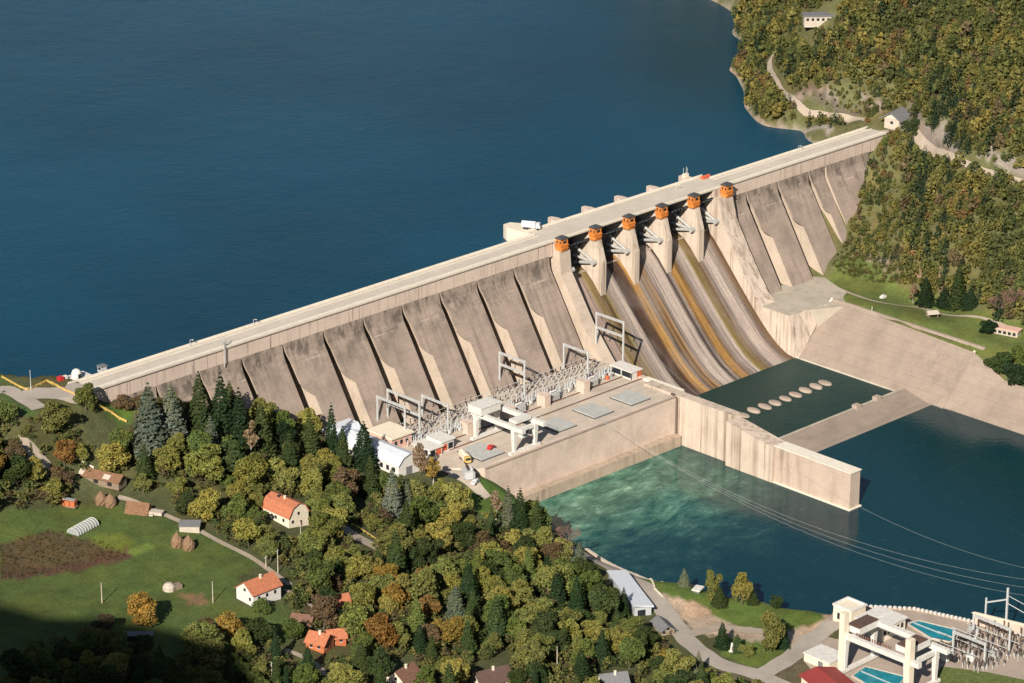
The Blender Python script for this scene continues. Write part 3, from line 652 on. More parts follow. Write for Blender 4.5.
for i in range(10):
    x = 275+i*6.55
    m2 = MB(); m2.lathe([(1,-3),(1,.55),(.92,.85),(.55,1.05),(.05,1.1)], nn=14, sx=2.15, sy=3.5)
    o = m2.build('baffle_block', MAT['dull']); o.location = (x-3+random.uniform(-.3,.3), -78.5+random.uniform(-.4,.4), random.uniform(-.2,.1)); o.scale = (random.uniform(.85,1), random.uniform(.9,1.05), random.uniform(.8,1.3))
    tag(o, 'rounded pale concrete baffle block rising from the dark stilling basin water', 'baffle block', 'row of baffle blocks in the stilling basin')

# ------------------------------------------------------------------ powerhouse
ph = thing('powerhouse', 'long flat-topped concrete powerhouse at the dam foot with pale river wall', 'powerhouse')
MB().box(127, 235.6, -78.9, -76.5, -6, 20.6).build('river_wall', MAT['phwall'], ph)
MB().box(140, 235.2, -82.6, -78.92, -6, 4.6).build('outlet_ledge', MAT['dirtywall'], ph)
MB().prism_z([(112,-24),(112,-60),(127,-76.4),(243.5,-76.4),(243.5,-24)], -5, 20.0).build('deck', MAT['deck'], ph)
MB().box(127, 235.8, -79.3, -78.2, 20.6, 20.85).build('coping', MAT['dull'], ph)
for y in (-47.4, -54.5): MB().box(131, 243, y-.35, y+.35, 20.0, 20.22).build('crane_rail', MAT['oldtile'], ph)
for x0, x1, y0, y1 in ((174.5,184.8,-71.6,-60.5),(195.6,206.2,-71.6,-59.5),(216.4,227.1,-72.3,-60.5),(132.5,144.5,-71.5,-58)):
    MB().box(x0, x1, y0, y1, 20.0, 20.75).build('hatch_cover', MAT['hatch'], ph)
    MB().box(x0-.35, x1+.35, y0-.35, y1+.35, 20.0, 20.3).build('hatch_frame', MAT['darkroof'], ph)
MB().box(240.5, 243.5, -76.4, -56, 20, 20.9).build('end_parapet', MAT['rim'], ph)
MB().box(235.7, 236.4, -78, -76, -6, 21.3).tube((236.0,-79.4,2),(236.0,-79.4,20),.35).build('slot_shade_fill', MAT['brownroof'], ph)  # dark fill and tube stand in for the shaded slot between the walls
for k, x in enumerate((148.6, 171.6, 191.0, 213.4, 232)):
    if k == 4: continue
    t = tag(MB().box(-1.7,1.7,-2.2,2.2,0,4.8).box(-1.9,1.9,-2.4,2.4,4.8,5.1).build('fire_wall', MAT['phwall']), f'pink concrete block standing among the switchyard gear, {["leftmost","second from the left","third from the left","rightmost"][k]}', 'block', 'concrete blocks along the switchyard')
    t.location = (x, -46.2-.5*k, 20)

# switchyard gear: prototypes then copies
def make_post(h, mat):
    t = thing('post_insulator', None, 'insulator')
    MB().box(-.12,.12,-.12,.12,0,h*.5).box(-.5,.5,-.15,.15,h*.5-.1,h*.5).build('stand', MAT['steel'], t)
    pr = []; z = h*.5
    while z < h: pr += [(.16,z),(.34,z+.12),(.16,z+.24)]; z += .3
    MB().lathe(pr+[(.05,z)], nn=6).build('insulator', mat, t); return t
p1 = make_post(5.2, MAT['ceramic']); p1['label'] = 'slim brown insulator on a steel stand at the dam foot behind the powerhouse deck'; p1['group'] = 'brown insulators of the switchyard'
p2 = make_post(4.4, MAT['greyceramic']); p2['label'] = 'slim grey insulator on a steel stand in the middle of the powerhouse switchyard'; p2['group'] = 'grey insulators of the switchyard'
f1 = f2 = True
for row, y in enumerate((-26.5, -29.5, -33.0)):
    for k in range(38):
        x = 121+k*3.05+random.uniform(-.15, .15)+row*.8
        if random.random() < .12 or x > 240: continue
        loc = (x, y+random.uniform(-.2, .2), 20)
        if f1: p1.location = loc; f1 = False
        else: dup(p1, loc, 0, scale=(.8,.8,random.choice((.55,.6,.75))))
for row, y in enumerate((-36.5, -40.5)):
    for k in range(38):
        x = 122+k*3.05+random.uniform(-.15, .15)
        if random.random() < .15 or x > 234: continue
        loc = (x, y+random.uniform(-.2, .2), 20)
        if f2: p2.location = loc; f2 = False
        else: dup(p2, loc, 0, scale=(.8,.8,random.choice((.55,.6,.75))))
for k, (y, z, nm) in enumerate(((-27.5,23.6,'farthest'),(-31,23.0,'second farthest'),(-35,23.9,'middle'),(-39,23.0,'second nearest'),(-42,22.6,'nearest'))):
    t = thing('busbar', f'long thin grey busbar pipe running along the switchyard, {nm} from the river', 'busbar', (121,y,z), 0, 'busbars of the switchyard'); mb = MB(); mb.tube((0,0,0),(118,0,0),.11,nn=5); mb.build('pipe', MAT['steel'], t)
    mb = MB()
    for q in range(15): MB().tube((2+q*7.9,0,0),(2+q*7.9,-3.4,-.6-(q%3)*.3),.06,nn=4).build('jumper', MAT['steel'], t)
def make_breaker():
    t = thing('circuit_breaker', 'pale grey three-pole circuit breaker on a steel frame in the powerhouse switchyard', 'circuit breaker', group='circuit breakers of the switchyard')
    mb = MB()
    for x in (-1.6, 1.6):
        for y in (-.5, .5): mb.box(x-.1,x+.1,y-.1,y+.1,0,2.2)
    mb.box(-2.1,2.1,-.6,.6,2.2,2.5).build('frame', MAT['steel'], t)
    for x in (-1.5, 0, 1.5):
        MB().lathe([(.2,2.5),(.32,2.8),(.2,3.1),(.32,3.4),(.2,3.7),(.32,4.0),(.25,4.6)], (x,0,0), 7).build('pole', MAT['greyceramic'], t)
    MB().box(-.6,.6,-1.1,-.6,.8,2.2).build('control_box', MAT['whitewash'], t)
    return t
cb = make_breaker(); first = True
for k in range(22):
    loc = (126+k*5.1+random.uniform(-.8,.8), -43.4+random.uniform(-.7,.7), 20)
    if any(abs(loc[0]-x) < 2.6 for x in (148.6,171.6,191,213.4)) and False: continue
    if first: cb.location = loc; first = False
    else: dup(cb, loc, random.choice((0, 1.57)))
def make_trafo():
    t = thing('power_transformer', None, 'transformer')
    MB().box(-2.6,2.6,-1.5,1.5,.4,3.6).box(-2.8,2.8,-1.7,1.7,3.6,3.8).build('tank', MAT['steel'], t)
    for s_ in (-1, 1):
        mb = MB()
        for k in range(8): mb.box(-2.3+k*.6,-2.1+k*.6,s_*1.5,s_*2.3,.8,3.2)
        mb.build('radiator', MAT['gatesteel'], t)
    for x in (-1.6, 0, 1.6): MB().lathe([(.2,3.8),(.36,4.1),(.2,4.4),(.36,4.7),(.2,5),(.3,5.3),(.08,6)], (x,.3,0), 7).build('bushing', MAT['ceramic'], t)
    MB().tube((-2.4,-1.0,4.5),(.8,-1.0,4.5),.42,nn=8).box(-2.2,-2,-1.1,-.9,3.8,4.3).box(.4,.6,-1.1,-.9,3.8,4.3).build('conservator', MAT['whitewash'], t)
    return t
tf = make_trafo(); 
for k, x in enumerate((154.5, 178, 197.5, 220)):
    lab = f'grey finned power transformer beside a pink block in the switchyard, {["leftmost of four","second from left","third from left","rightmost of four"][k]}'
    if k == 0: tf.location = (x,-45.5,20); tf['label'] = lab; tf['group'] = 'transformers behind the powerhouse deck'
    else: dup(tf, (x,-45.5,20), 0, lab)
def portal(x, y0, y1, top, bars, lab, lattice=True, z0=20):
    t = thing('portal_frame', lab, 'portal frame', (x, y0, z0), 0, 'steel portal frames of the switchyard'); L_ = y1-y0; h = top-z0
    for y in (0, L_): MB().box(-.28,.28,y-.28,y+.28,0,h).box(-.7,.7,y-.7,y+.7,0,.4).build('column', MAT['steel'], t)
    for b_ in bars:
        z = b_-z0; mb = MB().box(-.35,.35,-.3,L_+.3,z-.35,z-.15).box(-.35,.35,-.3,L_+.3,z-1.0,z-.8)
        kk = 10
        for i in range(kk):
            for s_ in (-.3, .3): mb.tube((s_, L_*i/kk, z-.9 if i % 2 else z-.25), (s_, L_*(i+1)/kk, z-.25 if i % 2 else z-.9), .09, nn=4)
        bb = mb.build('cross_beam', MAT['steel'], t)
        for i in range(3):
            y = L_*(.2+.3*i); MB().lathe([(.07,z-3.1),(.22,z-2.9),(.1,z-2.6),(.22,z-2.3),(.1,z-2.0),(.22,z-1.7),(.05,z-1.0)], (0,y,0), 6).build('string_insulator', MAT['ceramic'], bb)
portal(245.4, -39.7, -24, 40.4, (40.4, 34.2), 'tall pale steel portal frame above the spillway edge, rightmost of the switchyard')
portal(226, -38, -24, 31.5, (31.5,), 'low steel portal frame just left of the tall rightmost portal')
portal(192, -35, -20.5, 36, (36, 31), 'pale two-beam steel portal frame behind the middle of the powerhouse deck')
portal(147, -37, -22, 30, (30,), 'short steel portal frame behind the gantry crane house')
portal(130, -38.6, -20, 36.6, (36.6, 31), 'tall two-beam steel portal frame behind the small white-roofed kiosk')
portal(124.5, -36, -20, 35.2, (35.2,), 'slender steel portal frame at the left end of the switchyard by the pink building')

# deck gantry crane
def crane(loc, rz, lab, Lx, Ly, h, scale=1):
    t = thing('gantry_crane', lab, 'gantry crane', loc, rz)
    for x in (0, Lx):
        for y in (0, -Ly):
            MB().add([(x-.6,y-.6,1.2),(x+.6,y-.6,1.2),(x+.6,y+.6,1.2),(x-.6,y+.6,1.2),(x-1,y-1,h),(x+1,y-1,h),(x+1,y+1,h),(x-1,y+1,h)], [(0,1,2,3),(4,5,6,7),(0,1,5,4),(1,2,6,5),(2,3,7,6),(3,0,4,7)]).build('leg', MAT['white'], t)
    for y in (0, -Ly):
        MB().box(-2.5, Lx+2.5, y-.8, y+.8, .5, 1.6).build('bogie_beam', MAT['white'], t)
        mb = MB()
        for x in (-1.6, -.2, Lx+.2, Lx+1.6):
            mb.T = Matrix.Translation((x, y, .45))@Matrix.Rotation(R_(90), 4, 'X'); mb.lathe([(.05,-.3),(.45,-.3),(.45,.3),(.05,.3)], nn=10)
        mb.build('wheels', MAT['black'], t)
        MB().box(-1, Lx+1, y-.7, y+.7, h-1.6, h-.1).build('end_tie', MAT['white'], t)
    for x in (0, Lx): MB().box(x-.9, x+.9, -Ly-5.5, 2, h, h+1.8).build('main_girder', MAT['white'], t)
    return t
c1 = crane((146, -54.2, 20), 0, 'white gantry crane straddling the left end of the powerhouse deck', 11.5, 21.5, 10.5)
MB().box(-2.5, 8.2, -5.5, 1.8, 12.4, 15.4).box(-2.8, 8.5, -5.8, 2.1, 15.4, 15.7).build('machinery_house', MAT['white'], c1)
MB().box(1.6, 9.9, -21, -17, 12.4, 13.6).build('trolley', MAT['white'], c1)
MB().box(1.4, 4.4, -24.6, -22, 7.5, 11.2).build('operator_cab', MAT['white'], c1)
MB().box(1.36, 4.44, -24.64, -23, 9.2, 10.4).build('cab_window', MAT['glass'], c1)
MB().box(12.2, 12.3, -26, 0, 13.6, 13.7).box(12.2,12.3,-26,-25.9,12.8,13.7).box(-.6,.9,-2,0,8.9,10.9).build('handrail', MAT['steel'], c1)

# ------------------------------------------------------------------ buildings
def window(t, x0, x1, y0, y1, z0, z1, fr=True):
    o = MB().box(x0, x1, y0, y1, z0, z1).build('window', MAT['glass'], t)
    if fr:
        cx, cy, cz = (x0+x1)/2, (y0+y1)/2, z0-.08
        MB().box(min(x0,x1)-.12 if x1-x0 > .3 else x0-.05, max(x0,x1)+.12 if x1-x0 > .3 else x1+.02, y0-.12 if y1-y0 > .3 else y0-.05, y1+.12 if y1-y0 > .3 else y1+.02, z0-.15, z0-.02).build('sill', MAT['whitewash'], o)
def gable_house(name, lab, cat, loc, rz, lx, ly, wh, rh, wallm, roofm, ov=.6, chim=True, gambrel=False, nw=3, group=None):
    t = thing(name, lab, cat, loc, rz, group); a, b_ = lx/2, ly/2     # ridge along y
    mb = MB().box(-a, a, -b_, b_, -1.5, wh)
    prof = [(-a, wh), (a, wh), (0, wh+rh)] if not gambrel else [(-a, wh), (a, wh), (a*.62, wh+rh*.72), (0, wh+rh), (-a*.62, wh+rh*.72)]
    for y0, y1 in ((-b_, -b_+.25), (b_-.25, b_)):
        k = len(prof); vs = [(x, y0, z) for x, z in prof]+[(x, y1, z) for x, z in prof]
        mb.add(vs, [(i, (i+1) % k, k+(i+1) % k, k+i) for i in range(k)]+[tuple(range(k)), tuple(range(k, 2*k))])
    mb.build('wall', wallm, t)
    s_ = ov/a; top = [(-a-ov, wh-rh*s_*(1.1 if not gambrel else 1.3)), (0, wh+rh), (a+ov, wh-rh*s_*(1.1 if not gambrel else 1.3))] if not gambrel else [(-a-ov*.7, wh-rh*s_*.7), (-a*.62, wh+rh*.72), (0, wh+rh), (a*.62, wh+rh*.72), (a+ov*.7, wh-rh*s_*.7)]
    mb = MB(); k = len(top); Y = b_+ov
    vs = [(x, -Y, z+.04) for x, z in top]+[(x, Y, z+.04) for x, z in top]+[(x, -Y, z+.26) for x, z in top]+[(x, Y, z+.26) for x, z in top]
    for i in range(k-1): mb.add([vs[i],vs[i+1],vs[k+i+1],vs[k+i],vs[2*k+i],vs[2*k+i+1],vs[3*k+i+1],vs[3*k+i]], [(0,1,2,3),(4,5,6,7),(0,1,5,4),(2,3,7,6),(1,2,6,5),(3,0,4,7)])
    rf = mb.build('roof', roofm, t)
    if chim: MB().box(-.9, -.3, -.8, -.1, wh+rh*.5, wh+rh+1.0).box(-1, -.2, -.9, 0, wh+rh+1.0, wh+rh+1.15).build('chimney', MAT['cream'], rf)
    for i in range(nw):
        y = -b_+ly*(i+.7)/(nw+.4)
        for s2 in (-1, 1):
            x = s2*a; window(t, min(x, x+s2*.04), max(x, x+s2*.04), y-.55, y+.55, wh*.45, wh*.45+1.3)
    for s2 in (-1, 1):
        y = s2*b_; window(t, -.55, .55, min(y, y+s2*.04), max(y, y+s2*.04), wh*.98, wh*.98+1.1)
        window(t, -a*.6-.5, -a*.6+.5, min(y, y+s2*.04), max(y, y+s2*.04), wh*.4, wh*.4+1.2)
    d = MB().box(.6, 1.6, -b_-.05, -b_, -.2, 2.0).build('door', MAT['brownroof'], t)
    MB().box(1.4,1.5,-b_-.12,-b_-.05,.9,1.0).build('handle', MAT['steel'], d)
    return t
z1 = H(25, -79)
h1 = gable_house('village_house', 'pale two-storey house with orange half-hipped roof deep in the trees', 'house', (25.5,-78.5,z1-.2), 0, 9.5, 14.5, 4.6, 4.4, MAT['cream'], MAT['tile'], gambrel=True)
MB().box(-1.2,-.2,2,3.2,8.2,9.4).build('dormer', MAT['glass'], h1)
tag(MB().box(-2.5,2.5,-2,2,-1,2.4).build('porch_annex', MAT['brick']), 'low red-brown shed at the left end of the half-hipped house', 'shed').location = (25,-67.5,H(25,-67.5))
z2 = H(-29.5, -126.5)
gable_house('village_house', 'white house with bright orange tiled roof at the right edge of the meadow', 'house', (-28.5,-126.5,z2-.1), R_(90), 9.0, 12.5, 4.8, 3.2, MAT['whitewash'], MAT['tile'])
for (px, py), nm, lab, rz, lx, ly, wh, rh, wm, rm in (
    ((320,647), 'village_house', 'house with orange-red roof half hidden in trees at the bottom of the photo', 20, 7, 7, 3.2, 2.4, 'brick', 'tile'),
    ((336,642), 'garden_shed', 'small orange-red lean-to roof right beside the tree-hidden orange house', 60, 5, 6, 3.0, 2.0, 'brick', 'tile'),
    ((341,612), 'village_house', 'tiny white gabled house with orange roof between dark trees', 75, 4.5, 5, 4.2, 2.6, 'whitewash', 'tile'),
    ((303,626), 'garden_shed', 'small weathered brown-roofed shed among trees below the orange-roofed meadow house', 30, 5, 7, 2.6, 2.0, 'wood', 'oldtile'),
    ((404,684), 'village_house', 'house with faded red-brown roof cut by the bottom edge of the photo', 100, 8, 9, 3.4, 3.0, 'cream', 'oldtile'),
    ((491,686), 'village_house', 'house with dark brown pitched roof at the bottom edge beside the wood', 75, 9, 12, 3.6, 3.0, 'cream', 'brownroof'),
    ((613,690), 'village_house', 'house with dark green-grey roof hidden at the bottom edge below the wood', 60, 8, 9, 3.6, 3.0, 'cream', 'greyroof')):
    p = G(px, py); gable_house(nm, lab, 'house' if nm == 'village_house' else 'shed', (p.x, p.y, p.z-.2), R_(rz), lx, ly, wh, rh, MAT[wm], MAT[rm], chim=lx > 6, nw=2)
# barns by the meadow track
t = thing('thatched_barn', 'long low barn with sagging rusty brown roof at the top of the meadow', 'barn', (-17.5,-25.5,H(-17.5,-25.5)), R_(-72))
MB().box(-9,9,-2.6,2.6,-1,2.2).build('wall', MAT['wood'], t)
MB().prism_x([(-3.4,1.9),(-3.4,2.1),(0,4.3),(3.4,2.1),(3.4,1.9),(0,4.0)], -9.6, 9.6).build('roof', MAT['thatch'], t)
MB().add([(-8.6,-3.1,2.5),(-6.4,-3.1,2.5),(-6.4,-.6,4.1),(-8.6,-.6,4.1)], [(0,1,2,3)]).build('patch_sheet', MAT['stone'], t); MB().add([(2,-3.0,2.6),(5,-3.0,2.6),(5,-1.2,3.75),(2,-1.2,3.75)], [(0,1,2,3)]).build('patch_sheet', MAT['stone'], t)
MB().box(-2,0,-2.65,-2.58,0,1.9).box(4,6,-2.65,-2.58,0,1.9).build('door', MAT['black'], t)
p = G(66, 505); t = thing('brick_stack', 'low orange-red brick stack standing at the top left of the meadow', 'brick stack', p, R_(-65))
mb = MB()
for k in range(4): mb.box(-4.2+k*2.1,-2.3+k*2.1,-1.1,1.1,0,2.0+.2*(k % 2))
mb.build('pallet_load', MAT['brick'], t); MB().box(-4.4,4.4,-1.3,1.3,-.3,.02).build('pallet', MAT['wood'], t); MB().box(-2,3.5,-.4,1.3,2.25,2.5).build('cover', MAT['tarp'], t)
def haystack(px, py, lab, h, r):
    p = G(px, py); mb = MB(); pr = [(r*.86,-.3),(r,h*.22),(r*.95,h*.45),(r*.7,h*.68),(r*.38,h*.86),(r*.1,h),(.04,h*1.02)]
    mb.lathe(pr, nn=16)
    vv = []
    for x, y, z in mb.v:
        k = 1+.07*math.sin(x*5.1+z*3)+.05*math.cos(y*7+z*4); vv.append((x*k, y*k, z))
    mb.v = vv; t = thing('haystack', lab, 'haystack', p, 0, 'haystacks of the meadow farm'); mb.build('hay', MAT['hay'], t, smooth=False)
    MB().tube((0,0,h*.9),(0.1,0,h*1.16),.07).build('pole', MAT['wood'], t)
haystack(177,546,'conical brown haystack standing alone on the meadow, left of the pair',5.3,2.3); haystack(188.5,549,'conical brown haystack on the meadow, right of the pair, casting a dark shadow',5.3,2.3)
haystack(101,503,'rounded brown haystack in front of the long thatched barn, left of two',4.6,2.3); haystack(110.5,505.5,'rounded brown haystack in front of the long thatched barn, right of two',4.6,2.3)
p = G(140, 512); t = thing('collapsed_barn', 'heap-like barn with rusty sloping roof beside the white farm track', 'barn', p, R_(-60))
MB().prism_x([(-3,0),(0,4),(3.4,.3),(3.2,0)], -5, 4).build('roof', MAT['thatch'], t); MB().box(4,9,-1.5,1.5,0,1.2).box(4.3,6,-2.6,-1.5,0,.6).build('rubble', MAT['stone'], t)
p = G(190, 530); t = thing('stone_hut', 'small stone hut with broken pale roof beside the track above the haystacks', 'hut', p, R_(-45))
MB().box(-3.6,3.6,-2,2,-.5,2.2).build('wall', MAT['stone'], t); MB().add([(-3.9,-2.3,2.2),(3.9,-2.3,2.2),(3.9,2.3,2.9),(-3.9,2.3,2.9),(-3.9,-2.3,2.35),(3.9,-2.3,2.35),(3.9,2.3,3.05),(-3.9,2.3,3.05)], [(0,1,2,3),(4,5,6,7),(0,1,5,4),(1,2,6,5),(2,3,7,6),(3,0,4,7)]).build('roof', MAT['greyroof'], t)
MB().box(3.6,3.66,-.6,.5,0,1.8).build('door', MAT['black'], t)
p = G(169, 590); t = thing('animal_shelter', 'tiny pale domed shelter on bare earth in the lower meadow', 'shelter', p, R_(-10))
MB().lathe([(2.2,-.3),(2.2,1.4),(1.8,2.1),(.9,2.7),(.1,2.8)], nn=9).build('shelter_wall', MAT['stone'], t); MB().box(1.9,4.6,-1.4,1.2,-.3,1.5).build('lean_to', MAT['wood'], t)
MB().box(4.6,4.64,-.7,.5,0,1.2).build('opening', MAT['black'], t)
p = G(83, 529); t = thing('greenhouse', 'low hooped plastic greenhouse in the upper meadow', 'greenhouse', p, R_(6)); mb = MB()
ar = [(2.6*math.cos(a), 2.3*math.sin(a)) for a in np.linspace(0, math.pi, 11)]
t.rotation_euler = (0,0,R_(13)); mb.prism_x(ar, -5.8, 5.8); mb.build('plastic_cover', MAT['tarp'], t)
for k in range(9):
    mb = MB(); x = -5.7+k*1.425
    for (y0, z0), (y1, z1_) in zip(ar[:-1], ar[1:]): mb.tube((x, y0*1.03, z0*1.03), (x, y1*1.03, z1_*1.03), .10, nn=4)
    mb.build('hoop', MAT['whitewash'], t)
p = G(138, 640); t = thing('dark_shed', 'small black flat shed in the shade at the bottom of the meadow', 'shed', p, R_(-45)); MB().box(-5,5,-1.6,1.6,-.4,2.2).build('wall', MAT['black'], t); MB().box(-5.3,5.3,-1.9,1.9,2.2,2.4).build('roof', MAT['greyroof'], t)

# white shed and its neighbours left of the switchyard
t = thing('workshop_shed', 'long white workshop with pale blue-white metal roof beyond the spruces', 'workshop', (103.5,-42,20), 0)
MB().box(-5.5,5.5,-19,14,-1.5,5.0).build('wall', MAT['whitewash'], t)
mb = MB(); pr = [(-6.1,4.8),(-3.4,7.6),(0,8.6),(3.4,7.6),(6.1,4.8)]
for i in range(4):
    (xa, za), (xb, zb) = pr[i], pr[i+1]
    mb.add([(xa,-19.6,za),(xb,-19.6,zb),(xb,14.4,zb),(xa,14.4,za),(xa,-19.6,za+.2),(xb,-19.6,zb+.2),(xb,14.4,zb+.2),(xa,14.4,za+.2)], [(0,1,2,3),(4,5,6,7),(0,1,5,4),(1,2,6,5),(2,3,7,6),(3,0,4,7)])
mb.build('roof', MAT['sheetroof'], t)
MB().add([(-5.5,-19,5),(5.5,-19,5),(3.2,-19,7.5),(0,-19,8.5),(-3.2,-19,7.5)], [(0,1,2,3,4)]).build('gable', MAT['whitewash'], t); MB().add([(-5.5,14,5),(5.5,14,5),(3.2,14,7.5),(0,14,8.5),(-3.2,14,7.5)], [(0,1,2,3,4)]).build('gable', MAT['whitewash'], t)
mb = MB()
for k in range(9): window(t, -5.55, -5.5, -17+k*3.5, -15.4+k*3.5, 1.6, 3.6, False)
MB().box(-1.6,1.6,-19.05,-19,-.2,3.4).build('door', MAT['greyroof'], t)
t = thing('workshop_annex', 'tall white polygonal block at the left end of the long white workshop', 'workshop', (103,-22.5,20.5), 0)
MB().box(-6,6,-5,5,-1.5,6.6).build('wall', MAT['whitewash'], t)
MB().prism_x([(-5.5,6.4),(-2.6,9.2),(2.6,9.2),(5.5,6.4)], -6.5, 6.5).build('roof', MAT['sheetroof'], t)
for y in (-2.5, 1.5): window(t, -6.05, -6, y-1, y+1, 2.5, 4.8, False)
t = thing('flat_building', 'square pink-walled building with flat cream roof against the dam foot', 'building', (119.8,-32.5,20), 0)
MB().box(-5.2,5.6,-6.5,6.5,-1,4.6).build('wall', MAT['pink'], t); MB().box(-5.9,6.3,-7.2,7.2,4.6,5.3).build('roof', MAT['cream'], t)
for y in (-4,-1,2): window(t, -5.25,-5.2,y-.7,y+.7,1.5,3.2,False)
for x in (-3,0,3): window(t, x-.7,x+.7,-6.55,-6.5,1.5,3.2,False)
t = thing('control_kiosk', 'white-roofed kiosk with orange-red panels beside the long white workshop', 'kiosk', (125.5,-51,20), 0)
MB().box(-6,.6,-4.6,4.6,0,3.6).box(.6,8,-3.4,4.4,0,4.4).build('wall', MAT['whitewash'], t)
MB().box(-6.7,1.0,-5.2,5.2,3.6,4.1).box(1.0,8.6,-4,5,4.4,4.9).build('roof', MAT['white'], t)
for x0, x1, y in ((-2.7,.2,-4.66),(1.4,4.6,-3.46)): MB().box(x0,x1,y,y+.05,.5,3.3).build('red_panel', MAT['redpanel'], t)
for x0, x1, y in ((-5.6,-3.1,-4.66),(5.1,7.6,-3.46)): MB().box(x0,x1,y,y+.05,.7,3.2).build('window', MAT['glass'], t)
for y in (-3.5,-1,1.5): MB().box(-6.05,-6,y,y+1.9,.8,3.1).build('window', MAT['glass'], t)
t = thing('control_kiosk', 'open white-framed kiosk with red end panel under the rightmost portal frame', 'kiosk', (240,-46.6,20), 0)
MB().box(-3,3,-6,-5.8,0,3.2).box(-3,-2.7,-6,6,0,.5).box(-3,-2.7,-6,-5.7,0,3.2).box(-3,-2.7,-.2,.2,0,3.2).box(-3,-2.7,5.7,6,0,3.2).box(2.7,3,-6,6,0,3.2).build('frame', MAT['white'], t)
MB().box(-3.4,3.4,-6.4,6.4,3.2,3.65).build('roof', MAT['white'], t); MB().box(.2,2.9,-6.08,-6.02,.3,3.1).build('red_panel', MAT['redpanel'], t)
for y in (-5.5, .4): MB().box(-2.85,-2.75,y,y+5,.55,3.0).build('window', MAT['glass'], t)
tag(MB().lathe([(.8,0),(.8,1.3),(.5,1.7),(.05,1.8)], nn=10).build('oil_drum', MAT['redpanel']), 'small rusty red drum on the deck left of the open kiosk', 'drum').location = (230.5,-45,20)

# vehicles
def car(lab, loc, rz, paint, L_=4.3, Wd=1.75, hh=1.45, cat='car', name='parked_car'):
    t = thing(name, lab, cat, loc, rz)
    pr = [(-L_/2,.35),(-L_/2,.85),(-L_*.40,.98),(-L_*.30,hh),(L_*.12,hh),(L_*.26,.95),(L_*.48,.82),(L_/2,.6),(L_/2,.35)]
    mb = MB(); k = len(pr); vs = [(x,-Wd/2,z) for x, z in pr]+[(x,Wd/2,z) for x, z in pr]
    mb.add(vs, [(i,(i+1)%k,k+(i+1)%k,k+i) for i in range(k)]+[tuple(range(k)), tuple(range(2*k-1,k-1,-1))]); mb.build('body', paint, t)
    for s_ in (-1, 1): MB().add([(-L_*.36,s_*(Wd/2+.01),.98),(-L_*.285,s_*(Wd/2+.01),hh-.08),(L_*.1,s_*(Wd/2+.01),hh-.08),(L_*.21,s_*(Wd/2+.01),.98)], [(0,1,2,3)]).build('window', MAT['glass'], t)
    MB().add([(L_*.135,-Wd*.42,hh-.06),(L_*.135,Wd*.42,hh-.06),(L_*.25,Wd*.42,.99),(L_*.25,-Wd*.42,.99)], [(0,1,2,3)]).build('windscreen', MAT['glass'], t)
    for x in (-L_*.3, L_*.3):
        for s_ in (-1, 1):
            m = MB(); m.T = Matrix.Translation((x, s_*Wd*.46, .33))@Matrix.Rotation(R_(90), 4, 'X'); m.lathe([(.1,-.12),(.33,-.12),(.33,.12),(.1,.12)], nn=10); m.build('wheel', MAT['black'], t)
    return t
car('small red car parked on the grey hatch beside the gantry crane', (142.8,-66,20.76), .3, MAT['red'])
p = G(475, 484); car('silver-white car with dark windows parked on the road by the grass slope', (p.x,p.y,p.z+.25), R_(200), MAT['carwhite'])
p = G(453, 478); car('dark car parked in tree shade on the yard below the kiosk', (p.x,p.y,p.z+.25), R_(100), MAT['cardark'])
def truck(lab, loc, rz, cabm, bodym, name='truck', cat='truck'):
    t = thing(name, lab, cat, loc, rz)
    MB().box(-4,4,-1.0,1.0,.7,1.0).build('chassis', MAT['greyroof'], t)
    MB().add([(2.1,-1.15,.8),(4.1,-1.15,.8),(4.1,1.15,.8),(2.1,1.15,.8),(2.1,-1.1,3.0),(3.6,-1.1,3.0),(3.6,1.1,3.0),(2.1,1.1,3.0)], [(0,1,2,3),(4,5,6,7),(0,1,5,4),(1,2,6,5),(2,3,7,6),(3,0,4,7)]).build('cab', cabm, t)
    MB().add([(3.66,-1,2.7),(3.66,1,2.7),(3.98,1,1.7),(3.98,-1,1.7)], [(0,1,2,3)]).build('windscreen', MAT['glass'], t)
    MB().box(-4.2,1.9,-1.25,1.25,1.0,3.0).prism_x([(-1.25,3.0),(0,3.5),(1.25,3.0)], -4.2, 1.9).build('cargo_box', bodym, t)
    for x in (-2.9,-1.7,3.0):
        for s_ in (-1, 1):
            m = MB(); m.T = Matrix.Translation((x, s_*1.0, .5))@Matrix.Rotation(R_(90), 4, 'X'); m.lathe([(.1,-.2),(.5,-.2),(.5,.2),(.1,.2)], nn=10); m.build('wheel', MAT['black'], t)
    return t
truck('truck with pale yellow tarpaulin and orange cab at the left end of the deck', (128.2,-66.5,20.0), R_(-115), MAT['yellow'], MAT['cream'])
truck('white truck parked on the upstream pier beside the first hoist cabin', (247.5,17,66.56), R_(-60), MAT['carwhite'], MAT['carwhite'])
t = dup(tf, G(468,478), R_(60), 'lone grey transformer unit parked in the yard above the grass slope'); t['group'] = ''; del t['group']
tag(MB().box(-2.4,2.4,-1.0,1.0,0,.9).prism_x([(-1,.9),(0,1.5),(1,.9)],-2.4,2.4).build('tarp_heap', MAT['redpanel']), 'flat red-orange tarpaulin heap on the dam road near the rightmost cabin', 'tarpaulin').location = (352,12.5,66.56)
for x in (349.5, 352.5, 354.5): pass
t = thing('nose_mast', 'cluster of thin masts on the upstream pier nose near the right hoist cabins', 'mast', (349.8,22,65.2)); MB().tube((0,0,0),(0,0,5),.12).tube((1.2,.5,0),(1.2,.5,4),.1).tube((-1,.8,0),(-1,.8,4.4),.1).build('pole', MAT['steel'], t); MB().box(-1.3,1.4,-.3,1.2,0,1.6).build('base_box', MAT['cream'], t)

